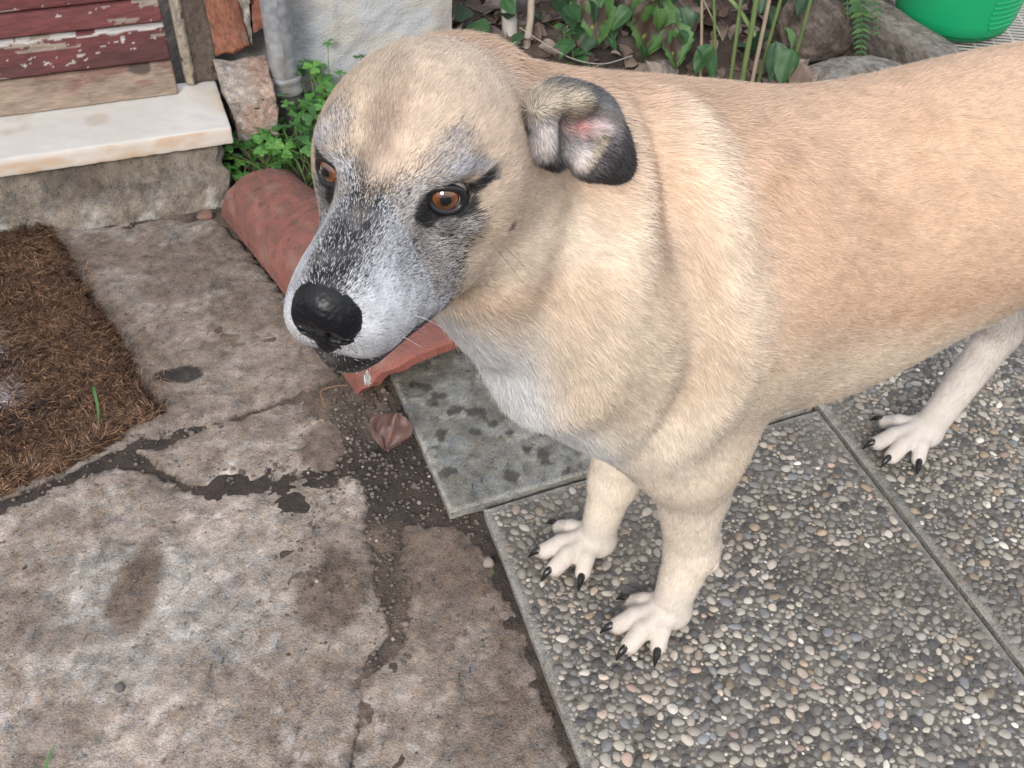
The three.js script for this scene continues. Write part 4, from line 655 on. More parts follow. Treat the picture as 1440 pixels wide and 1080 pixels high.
// colour of one hair at a point: q (0..1) picks among the mixed dark and white hairs of the face
function coat(x, y, z, q) {
  const [s, , l] = toDog(x, y, z), [f, u, h] = toHead(x, y, z);
  const n1 = fbm(x * 22, y * 22, z * 22, 3), n2 = noise(x * 130, y * 130, z * 130);
  let c = mix3(TAN, DTAN, 0.5 * sst(0.5, 0.72, n1));
  const side = s * 0.2 + (y - 0.49);
  c = mix3(c, PALE, 0.9 * sst(0.01, -0.08, side + 0.05 * (n1 - 0.5)));
  c = mix3(c, WHITE, 0.8 * sst(0.335, 0.3, y + 0.03 * (n1 - 0.5)) * sst(0.1, 0.2, s));
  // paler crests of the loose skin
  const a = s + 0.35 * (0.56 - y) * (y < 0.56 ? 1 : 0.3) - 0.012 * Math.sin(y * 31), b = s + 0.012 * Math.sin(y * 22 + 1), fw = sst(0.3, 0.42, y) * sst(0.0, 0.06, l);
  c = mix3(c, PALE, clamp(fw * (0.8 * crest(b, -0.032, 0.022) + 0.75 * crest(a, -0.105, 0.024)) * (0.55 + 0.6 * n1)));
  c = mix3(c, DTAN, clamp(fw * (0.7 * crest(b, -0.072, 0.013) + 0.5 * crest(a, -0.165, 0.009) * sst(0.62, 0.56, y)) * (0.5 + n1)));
  // front of the body: pale shoulder, white blaze on the chest
  c = mix3(c, PALE, 0.85 * sst(0.04, -0.1, s + 0.05 * (n1 - 0.5)) * sst(0.62, 0.5, y)); c = mix3(c, CREAM, 0.8 * sst(0.03, -0.06, s) * sst(0.45, 0.36, y));
  const blaze = sst(-0.072, -0.108, s - 0.12 * Math.max(0, 0.42 - y) - 0.35 * Math.max(0, y - 0.5) + 0.045 * (n1 - 0.5)) * sst(0.6, 0.5, y) * sst(0.1, 0.06, Math.abs(l - 0.015));
  c = mix3(c, WHITE, blaze);
  // legs
  c = mix3(c, CREAM, 0.9 * sst(0.3, 0.2, y)); c = mix3(c, [0.66, 0.59, 0.53], 0.85 * sst(0.1, 0.04, y)); c = mix3(c, [0.42, 0.33, 0.28], 0.5 * sst(0.02, 0.008, y));
  if (s > 0.4) c = mix3(c, mix3([0.58, 0.52, 0.48], [0.78, 0.72, 0.66], n1), sst(0.36, 0.26, y));
  // head
  const ha = Math.abs(h), k = sst(-13, -7.5, f) * sst(-10, -7, u);
  if (k > 0) {
    let w = mix3(FAWN, [0.68, 0.57, 0.45], 0.5 * n1);
    w = mix3(w, [0.42, 0.28, 0.2], 0.5 * sst(1.6, 0, Math.abs(h + 0.3)) * sst(-4, -1, f) * sst(1, 3, u));
    w = mix3(w, PALE, 0.6 * sst(-3, -6, u) * sst(3, -3, f));
    // grey mask: bounded by a line from above the eyes, round their outer corners and down to the corner of the mouth
    const edge = f - (-1.6 + 0.16 * (u + 3) * (u < -1 ? -2.2 : 0)) - 0.35 * Math.max(0, u) - 0.45 * Math.max(0, ha - 4) + 1.2 * (n1 - 0.5) + 0.8 * (n2 - 0.5);
    const mask = sst(-0.8, 1.9, edge) * sst(2.6, 0.2, u - 0.25 * ha + 1.6 * (n1 - 0.5));
    let pd = 0.42; // share of dark hairs
    const up = -u - 0.1 * f; // depth below the bridge
    const bridge = sst(2.0, 0.5, ha + 1.3 * (n1 - 0.5)) * sst(0.0, 4.5, f) * sst(4.2, 1.8, up);
    pd = lerp(pd, 0.66, sst(1.6, 0.2, ha + 0.8 * (n1 - 0.5)) * sst(3.5, 0.5, f));
    pd = lerp(pd, 0.2, sst(1.4, 2.8, up) * sst(1.5, 4.5, f)); pd = lerp(pd, 0.1, (h < 0 ? 1 : 0.4) * sst(1.4, 2.2, ha) * sst(1, 3, f));
    pd = lerp(pd, 0.04, sst(4.5, 6.5, f) * sst(1.4, 2.2, ha)); pd = lerp(pd, 0.05, sst(6.8, 8.0, f)); pd = lerp(pd, 0.9, bridge);
    pd = lerp(pd, 0.6, sst(0.55, 0.75, n1) * sst(6.5, 3, f) * 0.9);
    const lip = f > 2.2 ? -6.3 + 0.035 * (f - 4.6) ** 2 : -6.1 + 0.25 * (2.2 - f), low = sst(lip + 0.3, lip - 0.1, u) * sst(2.2, 3.2, f);
    pd = lerp(pd, 0.97, low * sst(lip - 1.9, lip - 1.2, u));
    let hair = q < pd ? mix3([0.022, 0.021, 0.022], [0.14, 0.13, 0.128], n2 * n2) : mix3([0.84, 0.85, 0.88], [0.54, 0.54, 0.56], n2);
    if (q >= pd && n1 > 0.48 && f < 3) hair = mix3(hair, [0.5, 0.42, 0.35], 0.6);
    w = mix3(w, hair, q * 0.999 < mask || low > 0.5 ? Math.min(1, Math.max(mask, low) * 1.6) : 0);
    // grey brown shading between the brows and up the forehead
    w = mix3(w, [0.17, 0.13, 0.11], 0.62 * sst(1.3, 0.1, Math.abs(h + 0.5 + 0.1 * f) + 0.9 * (n1 - 0.5)) * sst(-2.6, -0.6, f) * sst(2.6, 0.4, f) * (q > 0.35 ? 1 : 0.35));
    w = mix3(w, [0.2, 0.15, 0.12], 0.5 * Math.exp(-(((f + 3.4) / 1.5) ** 2) - ((h + 1.0) / 0.9) ** 2) * sst(3, 4.4, u) * (q > 0.4 ? 1 : 0.2));
    for (const e of eyeAt) {
      const sg = Math.sign(e[2]), df = f - e[0], du = u - e[1], dh = (h - e[2]) * sg;
      const lat = dh * 0.86 - df * 0.5, ver = du; // along the eye, and up
      if (Math.hypot(df, du, dh) < 5) {
        const arch = ver - (1.62 + 0.12 * lat - 0.2 * lat * lat);
        const grey = 0.7 * sst(1.6, 0.3, Math.abs(arch - 0.7) + 0.9 * (n2 - 0.5)) * sst(2.4, 0.8, Math.abs(lat));
        if (grey > q * 0.9) w = mix3(w, q < 0.3 ? [0.1, 0.095, 0.1] : [0.42, 0.41, 0.42], 0.85);
        const brow = sst(0.62, 0.1, Math.abs(arch - 0.1) + 0.5 * (n2 - 0.5)) * sst(1.9, 0.9, Math.abs(lat - 1.1));
        if (brow > 0) w = mix3(w, q < 0.25 ? GREY : [0.52, 0.52, 0.55], 0.8 * brow);
        let bk = sst(1.1, 0.88, Math.hypot((lat + 0.1) / 1.72, (ver + 0.12) / 1.2) + 0.42 * (n2 - 0.5));
        bk = Math.max(bk, sst(1.1, 0.7, Math.hypot((lat + 1.35) / 0.95, (ver + 0.4) / 0.95) + 0.5 * (n2 - 0.5)));
        bk = Math.max(bk, sst(0.5, 0.2, Math.abs(ver - 0.35 - 0.22 * (lat - 1.4)) + 0.35 * (n2 - 0.5)) * sst(1.0, 1.5, lat) * sst(3.3, 2.2, lat));
        bk = Math.max(bk, 0.6 * sst(1.1, 0.3, Math.hypot((lat + 0.3) / 1.2, (ver + 1.25) / 0.9) + 0.5 * (n2 - 0.5)));
        if (bk > 0) w = mix3(w, q < 0.07 ? GREY : BLACK, bk);
      }
    }
    if (Math.hypot((f - 8.4) / 1.7, (u + 2.9) / 1.75, h / 1.6) < 1) w = BLACK;
    if (Math.hypot(f + 3.1, u + 3.0, h - 6.2) < 0.55) w = mix3(w, BLACK, 0.8 * sst(0.5, 0.2, Math.hypot(f + 3.1, u + 3.0, h - 6.2)));
    w = mix3(w, BLACK, 0.75 * sst(0.18, 0.1, Math.min(...[[6.6, -4.6, 2.9], [6.2, -5.6, 2.9], [5.4, -5.2, 3.2], [6.9, -3.7, 2.7], [7.0, -5.9, 2.4], [5.5, -4.2, 3.2]].map((m) => Math.hypot(f - m[0], u - m[1], ha - m[2])))));
    c = mix3(c, w, k);
  }
  return c;
}
// length of the hair in metres
function hairLength(x, y, z) {
  const [s] = toDog(x, y, z), [f, u, h] = toHead(x, y, z);
  let L = 0.0084 + 0.0034 * sst(0.05, -0.06, s) * sst(0.3, 0.4, y);
  L = lerp(L, 0.008, sst(0.3, 0.2, y)); L = lerp(L, 0.0056, sst(0.1, 0.05, y));
  const k = sst(-14, -8, f) * sst(-11, -7, u);
  let Lh = lerp(0.0075, 0.0034, sst(-3, 3, f));
  for (const e of eyeAt) Lh = lerp(Lh, 0.0026, sst(1.8, 1.0, Math.hypot(f - e[0], u - e[1], h - e[2])));
  return lerp(L, Lh, k);
}
function flowAt(x, y, z) {
  let fx = 0, fy = 0, fz = 0; const D = prims.map((p) => p.d(x, y, z)), m = Math.min(...D);
  for (let i = 0; i < D.length; i++) { const t = D[i] - m; if (t > 0.06) continue; const w = Math.exp(-t / 0.012); fx += prims[i].flow[0] * w; fy += prims[i].flow[1] * w; fz += prims[i].flow[2] * w; }
  return [fx, fy, fz];
}
// Hairs as thin bent blades rooted over a mesh. They shade with the skin's own normal, as a lying coat does.
function growFur(geo, count, { flow, length, color, lift = 0.22, width = 0.0005, skip }) {
  const P = geo.attributes.position.array, N = geo.attributes.normal.array, I = geo.index.array, T = I.length / 3, cum = new Float64Array(T), cam = camera.position;
  let tot = 0;
  for (let t = 0; t < T; t++) {
    const a = I[t * 3] * 3, b = I[t * 3 + 1] * 3, c = I[t * 3 + 2] * 3;
    const ux = P[b] - P[a], uy = P[b + 1] - P[a + 1], uz = P[b + 2] - P[a + 2], vx = P[c] - P[a], vy = P[c + 1] - P[a + 1], vz = P[c + 2] - P[a + 2];
    let w = 0.5 * Math.hypot(uy * vz - uz * vy, uz * vx - ux * vz, ux * vy - uy * vx);
    const dx = cam.x - P[a], dy = cam.y - P[a + 1], dz = cam.z - P[a + 2], D = Math.hypot(dx, dy, dz), f = (N[a] * dx + N[a + 1] * dy + N[a + 2] * dz) / D;
    w *= f > -0.35 ? 1 : 0.3; w *= Math.min(3.2, Math.pow(0.72 / D, 2)) * Math.sqrt(0.012 / length(P[a], P[a + 1], P[a + 2]));
    if (skip && skip(P[a], P[a + 1], P[a + 2])) w = 0;
    tot += w; cum[t] = tot;
  }
  const pos = new Float32Array(count * 15), nor = new Float32Array(count * 15), col = new Float32Array(count * 15), idx = new Uint32Array(count * 9);
  let t = 0;
  for (let i = 0; i < count; i++) {
    const target = (i + rnd()) / count * tot; while (t < T - 1 && cum[t] < target) t++;
    let r1 = rnd(), r2 = rnd(); if (r1 + r2 > 1) { r1 = 1 - r1; r2 = 1 - r2; } const r0 = 1 - r1 - r2;
    const ia = I[t * 3], ib = I[t * 3 + 1], ic = I[t * 3 + 2], a = ia * 3, b = ib * 3, c = ic * 3;
    const x = P[a] * r0 + P[b] * r1 + P[c] * r2, y = P[a + 1] * r0 + P[b + 1] * r1 + P[c + 1] * r2, z = P[a + 2] * r0 + P[b + 2] * r1 + P[c + 2] * r2;
    let nx = N[a] * r0 + N[b] * r1 + N[c] * r2, ny = N[a + 1] * r0 + N[b + 1] * r1 + N[c + 1] * r2, nz = N[a + 2] * r0 + N[b + 2] * r1 + N[c + 2] * r2; const nl = Math.hypot(nx, ny, nz) || 1; nx /= nl; ny /= nl; nz /= nl;
    let fx = flow[a], fy = flow[a + 1], fz = flow[a + 2];
    const cl = 0.5 * (noise(x * 60, y * 60, z * 60) - 0.5) + 0.4 * (noise(x * 22, y * 22, z * 22 + 50) - 0.5), cl2 = noise(x * 60 + 40, y * 60, z * 60) - 0.5, j = 0.55;
    let d = fx * nx + fy * ny + fz * nz; fx -= d * nx; fy -= d * ny; fz -= d * nz; let fl = Math.hypot(fx, fy, fz) || 1; fx /= fl; fy /= fl; fz /= fl;
    let sx = ny * fz - nz * fy, sy = nz * fx - nx * fz, sz = nx * fy - ny * fx;
    const tw = cl * 0.9 + (rnd() - 0.5) * j, up = lift * (0.5 + rnd()) + cl2 * 0.15;
    let dx = fx + sx * tw + nx * up, dy = fy + sy * tw + ny * up, dz = fz + sz * tw + nz * up; fl = Math.hypot(dx, dy, dz); dx /= fl; dy /= fl; dz /= fl;
    sx = ny * dz - nz * dy; sy = nz * dx - nx * dz; sz = nx * dy - ny * dx; fl = Math.hypot(sx, sy, sz) || 1; sx /= fl; sy /= fl; sz /= fl;
    const L0 = length(x, y, z), L = L0 * (0.65 + 0.7 * rnd()), w = width * clamp(L0 / 0.0095, 0.5, 1) * (0.7 + 0.6 * rnd()) * 0.5, q = rnd(), cc = color(x, y, z, q), v = (0.8 + 0.36 * rnd()) * (0.86 + 0.32 * noise(x * 210, y * 210, z * 210 + 9)) * (0.93 + 0.14 * noise(x * 55, y * 55, z * 55 + 70));
    const mx = x + dx * L * 0.55, my = y + dy * L * 0.55, mz = z + dz * L * 0.55, bend = up * 0.7;
    const ex = mx + (dx - nx * bend) * L * 0.45, ey = my + (dy - ny * bend) * L * 0.45, ez = mz + (dz - nz * bend) * L * 0.45;
    const o = i * 15, A = [x - nx * 0.0004 - sx * w, y - ny * 0.0004 - sy * w, z - nz * 0.0004 - sz * w, x - nx * 0.0004 + sx * w, y - ny * 0.0004 + sy * w, z - nz * 0.0004 + sz * w, mx - sx * w * 0.8, my - sy * w * 0.8, mz - sz * w * 0.8, mx + sx * w * 0.8, my + sy * w * 0.8, mz + sz * w * 0.8, ex, ey, ez];
    const k = (rnd() - 0.5) * 0.7; let hx = nx + sx * k + dx * 0.25, hy = ny + sy * k + dy * 0.25, hz = nz + sz * k + dz * 0.25; const hl = Math.hypot(hx, hy, hz); hx /= hl; hy /= hl; hz /= hl;
    for (let m = 0; m < 15; m++) pos[o + m] = A[m];
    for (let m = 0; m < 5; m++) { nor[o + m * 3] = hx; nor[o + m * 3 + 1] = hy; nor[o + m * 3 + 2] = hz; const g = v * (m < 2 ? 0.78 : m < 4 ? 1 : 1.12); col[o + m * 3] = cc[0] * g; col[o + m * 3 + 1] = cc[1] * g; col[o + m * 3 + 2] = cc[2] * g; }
    const e = i * 5; idx.set([e, e + 3, e + 1, e, e + 2, e + 3, e + 2, e + 4, e + 3], i * 9);
  }
  const g = new THREE.BufferGeometry(); g.setAttribute('position', new THREE.BufferAttribute(pos, 3)); g.setAttribute('normal', new THREE.BufferAttribute(nor, 3)); g.setAttribute('color', new THREE.BufferAttribute(col, 3)); g.setIndex(new THREE.BufferAttribute(idx, 1));
  return g;
}

const dog = thing('dog', 'fawn dog with grey muzzle and folded dark ear standing on the pebble slabs', 'dog');
const T0 = Date.now();
const bodyGeo = meshField(dogField, [-0.36, -0.002, -1.12], [0.92, 0.74, -0.3], 0.0033);
reseed(7);
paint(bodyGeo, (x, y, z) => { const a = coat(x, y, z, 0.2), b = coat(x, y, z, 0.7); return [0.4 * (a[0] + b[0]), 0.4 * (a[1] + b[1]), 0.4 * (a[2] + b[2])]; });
const hairMat = new THREE.MeshPhysicalMaterial({ vertexColors: true, roughness: 0.6, specularIntensity: 0.4, side: THREE.DoubleSide });
part('body', bodyGeo, std({ vertexColors: true, roughness: 0.95 }), dog);
console.log('dog mesh', bodyGeo.attributes.position.count, Date.now() - T0);
if (FUR) {
  const P = bodyGeo.attributes.position, flow = new Float32Array(P.count * 3);
  for (let i = 0; i < P.count; i++) { const f = flowAt(P.getX(i), P.getY(i), P.getZ(i)); flow[i * 3] = f[0]; flow[i * 3 + 1] = f[1]; flow[i * 3 + 2] = f[2]; }
  const skip = (x, y, z) => { const [f, u, h] = toHead(x, y, z); for (const e of EYES) if (Math.hypot(f - e.c[0], u - e.c[1], h - e.c[2]) < 1.55) return true; return Math.hypot((f - 8.6) / 1.2, (u + 2.6) / 1.9, h / 1.85) < 0.95; };
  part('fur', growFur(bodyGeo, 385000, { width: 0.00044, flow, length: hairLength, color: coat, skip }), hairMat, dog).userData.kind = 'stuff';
  reseed(12);
  const bodyOnly = (x, y, z) => { const [f, u] = toHead(x, y, z); return (f > -8 && u > -9) || y < 0.2; };
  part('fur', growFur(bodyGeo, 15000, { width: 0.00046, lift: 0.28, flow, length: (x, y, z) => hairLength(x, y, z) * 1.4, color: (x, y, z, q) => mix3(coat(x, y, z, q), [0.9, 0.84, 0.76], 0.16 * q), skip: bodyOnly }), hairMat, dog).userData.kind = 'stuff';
  reseed(8);
  const faceOnly = (x, y, z) => { const [f, u, h] = toHead(x, y, z); return f < -9 || u < -9 || skip(x, y, z); };
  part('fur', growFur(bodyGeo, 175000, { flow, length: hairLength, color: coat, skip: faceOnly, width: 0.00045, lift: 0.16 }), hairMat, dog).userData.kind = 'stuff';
  console.log('fur', Date.now() - T0);
}
// eyes: a ball with iris and pupil, and the dark rim of the lids
const wet = (r, g, b) => new THREE.MeshPhysicalMaterial({ color: lin(r, g, b), roughness: 0.25, clearcoat: 1, clearcoatRoughness: 0.03 });
const headVec = (v) => V(0, 0, 0).addScaledVector(HF, v.x).addScaledVector(HU, v.y).addScaledVector(HL, v.z).normalize();
function capGeo(r, half, axis, n = 28, rings = 12, color) {
  const pos = [], col = [], idx = [], ax = axis.clone().normalize(), t = V(0, 1, 0).cross(ax).normalize(), b = ax.clone().cross(t);
  for (let i = 0; i <= rings; i++) for (let j = 0; j < n; j++) { const a = half * i / rings, p = j / n * Math.PI * 2; const v = ax.clone().multiplyScalar(Math.cos(a)).addScaledVector(t, Math.sin(a) * Math.cos(p)).addScaledVector(b, Math.sin(a) * Math.sin(p)).multiplyScalar(r); pos.push(v.x, v.y, v.z); const c = color ? color(i / rings, p) : [1, 1, 1]; col.push(...c); }
  for (let i = 0; i < rings; i++) for (let j = 0; j < n; j++) { const a = i * n + j, c = i * n + (j + 1) % n; idx.push(a, a + n, c, c, a + n, c + n); }
  const g = new THREE.BufferGeometry(); g.setAttribute('position', new THREE.Float32BufferAttribute(pos, 3)); g.setAttribute('color', new THREE.Float32BufferAttribute(col, 3)); g.setIndex(idx); g.computeVertexNormals(); return g;
}
for (const e of EYES) {
  const gaze = headVec(V(0.9, 0.1, 0.4 * e.s)), c = hw(e.c[0], e.c[1], e.c[2]), R = e.r / 100;
  const ball = part('eye', new THREE.SphereGeometry(R, 40, 28), wet(0.3, 0.26, 0.24), dog); ball.position.set(...c);
  // the clear front of the eye bulges from the ball: iris and pupil lie under its shine
  const rc = R * 0.74, off = R * 0.36, glossy = (o) => new THREE.MeshPhysicalMaterial({ roughness: 0.05, ior: 1.6, clearcoat: 1, clearcoatRoughness: 0.02, ...o });
  const iris = part('iris', capGeo(rc, 0.95, gaze, 48, 18, (t, p) => { const f = noise(p * 9, t * 2.5) * 0.5 + 0.7; return t > 0.86 ? [0.02, 0.012, 0.009] : mix3([0.075 * f, 0.028 * f, 0.01 * f], [0.19 * f, 0.07 * f, 0.022 * f], sst(0.35, 0.72, t)); }), glossy({ vertexColors: true }), ball); iris.position.copy(gaze).multiplyScalar(off);
  const pupil = part('pupil', capGeo(rc * 1.008, 0.33, gaze), glossy({ color: lin(0.003, 0.003, 0.005) }), ball); pupil.position.copy(gaze).multiplyScalar(off);
  const out = headVec(e.out), tl = headVec(V(-0.5, -0.12, 0.86 * e.s)); tl.addScaledVector(out, -tl.dot(out)).normalize(); const up = out.clone().cross(tl).normalize(); if (up.y < 0) up.negate();
  const pts = [];
  for (let i = 0; i < 40; i++) { const a = i / 40 * Math.PI * 2, cx = Math.cos(a), sy = Math.sin(a), X = 0.92 * cx * (cx < 0 ? 1.15 : 1), Y = (sy > 0 ? 0.64 : 0.67) * Math.sign(sy) * Math.pow(Math.abs(sy), 0.85) - 0.06 * cx; pts.push(out.clone().addScaledVector(tl, X).addScaledVector(up, Y).normalize().multiplyScalar(R * 1.05)); }
  const lid = part('eyelid', new THREE.TubeGeometry(new THREE.CatmullRomCurve3(pts, true), 80, 0.0023, 10, true), std({ color: lin(0.012, 0.011, 0.013), roughness: 0.38 }), dog); lid.position.set(...c);
}
// nose leather
{
  const H = (c, r) => ell(hw(...c), r.map((v) => v / 100), 0, null, HAX);
  const core = [[H([8.2, -2.2, 0], [1.5, 1.7, 1.7]), 0], [H([8.2, -3.0, 0.95], [1.25, 1.35, 1.0]), 0.006], [H([8.2, -3.0, -0.95], [1.25, 1.35, 1.0]), 0.006], [H([8.3, -4.3, 0], [0.9, 0.95, 0.65]), 0.007]];
  const holes = [];
  for (const s of [1, -1]) holes.push(cone(hw(9.6, -3.35, 0.72 * s), hw(8.0, -3.1, 0.9 * s), 0.0044, 0.003, 0), cone(hw(9.2, -3.5, 0.95 * s), hw(8.3, -3.3, 1.95 * s), 0.0026, 0.0012, 0));
  holes.push(cone(hw(9.75, -3.0, 0), hw(9.3, -5.1, 0), 0.0009, 0.0012, 0));
  const N = (x, y, z) => { let d = 1e3; core.forEach(([p, k], i) => { const v = p.d(x, y, z); d = i ? smin(d, v, k) : v; }); for (const h of holes) d = smax(d, -h.d(x, y, z), 0.0025); return d + 0.0005 * (noise(x * 620, y * 620, z * 620) - 0.5); };
  const c = hw(8.3, -2.5, 0); const g = meshField(N, c.map((v) => v - 0.03), c.map((v) => v + 0.03), 0.0011);
  part('nose', g, new THREE.MeshPhysicalMaterial({ color: lin(0.005, 0.005, 0.007), roughness: 0.4, specularIntensity: 0.7 }), dog);
}
// whiskers on the lips, the brow and the cheek, and a drop hanging from the chin
{
  reseed(19); const dark = std({ color: lin(0.05, 0.045, 0.045), roughness: 0.4 }), pale = std({ color: lin(0.7, 0.7, 0.7), roughness: 0.4 });
  const hair = (p, d, L, m, drop) => { const a = V(...hw(...p)), v = headVec(V(...d)); part('whisker', tubeOf([a, a.clone().addScaledVector(v, L * 0.5).add(V(0, -drop * 0.25, 0)), a.clone().addScaledVector(v, L).add(V(0, -drop, 0))], 0.00019, 0.00006, 8, 4), m, dog); };
  for (const s of [1, -1]) { for (const [f, u, h] of [[6.6, -4.6, 2.7], [6.2, -5.4, 2.8], [5.4, -5.0, 3.1], [6.9, -3.7, 2.5], [5.3, -4.1, 3.1], [4.4, -5.3, 3.4]]) hair([f, u, h * s], [-0.45 + rr(-0.2, 0.2), -0.45 + rr(-0.25, 0.2), 0.8 * s], rr(0.016, 0.028), rnd() > 0.65 ? pale : dark, 0.006); hair([-3.4, -4.6, 6.0 * s], [0.1, -0.55, 0.9 * s], 0.03, dark, 0.006); hair([-3.0, -4.9, 5.9 * s], [0.2, -0.6, 0.9 * s], 0.026, dark, 0.005); }
  for (let i = 0; i < 13; i++) hair([rr(5.2, 7.4), -7.75 + rr(-0.15, 0.3), rr(-1.6, 1.9)], [rr(0, 0.5), -1, rr(-0.4, 0.4)], rr(0.004, 0.009), pale, 0);
  const at = V(...hw(6.6, -8.7, 1.35)), prof = []; for (let i = 0; i <= 16; i++) { const t = i / 16; prof.push(new THREE.Vector2(0.0029 * Math.sin(Math.PI * t) * (0.35 + 0.65 * (1 - t)) + 0.0002, 0.0125 * (t - 0.35))); }
  const drop = part('saliva_drop', new THREE.LatheGeometry(prof, 20), new THREE.MeshPhysicalMaterial({ color: lin(0.95, 0.95, 0.93), roughness: 0.08, transmission: 0.85, thickness: 0.004, ior: 1.34 }), dog); drop.position.copy(at);
}
// claws
{
  const mat = std({ color: lin(0.012, 0.011, 0.011), roughness: 0.3 });
  for (const c of CLAWS) {
    const pts = [], d = c.dir; for (let i = 0; i <= 6; i++) { const t = i / 6; pts.push(V(...dw(c.at[0] + d[0] * (t * 0.017 - 0.004), c.at[1] + 0.0025 * Math.sin(t * 2) - 0.0135 * t * t, c.at[2] + d[2] * (t * 0.017 - 0.004)))); }
    const curve = new THREE.CatmullRomCurve3(pts), g = new THREE.TubeGeometry(curve, 10, 0.0046, 8, false), P = g.attributes.position, o = V(0, 0, 0);
    for (let i = 0; i < P.count; i++) { const t = Math.floor(i / 9) / 10, m = curve.getPoint(t), k = 1 - 0.78 * Math.pow(t, 1.9); o.fromBufferAttribute(P, i).sub(m).multiplyScalar(k).add(m); P.setXYZ(i, o.x, o.y, o.z); }
    g.computeVertexNormals(); part('claw', g, mat, dog);
  }
}
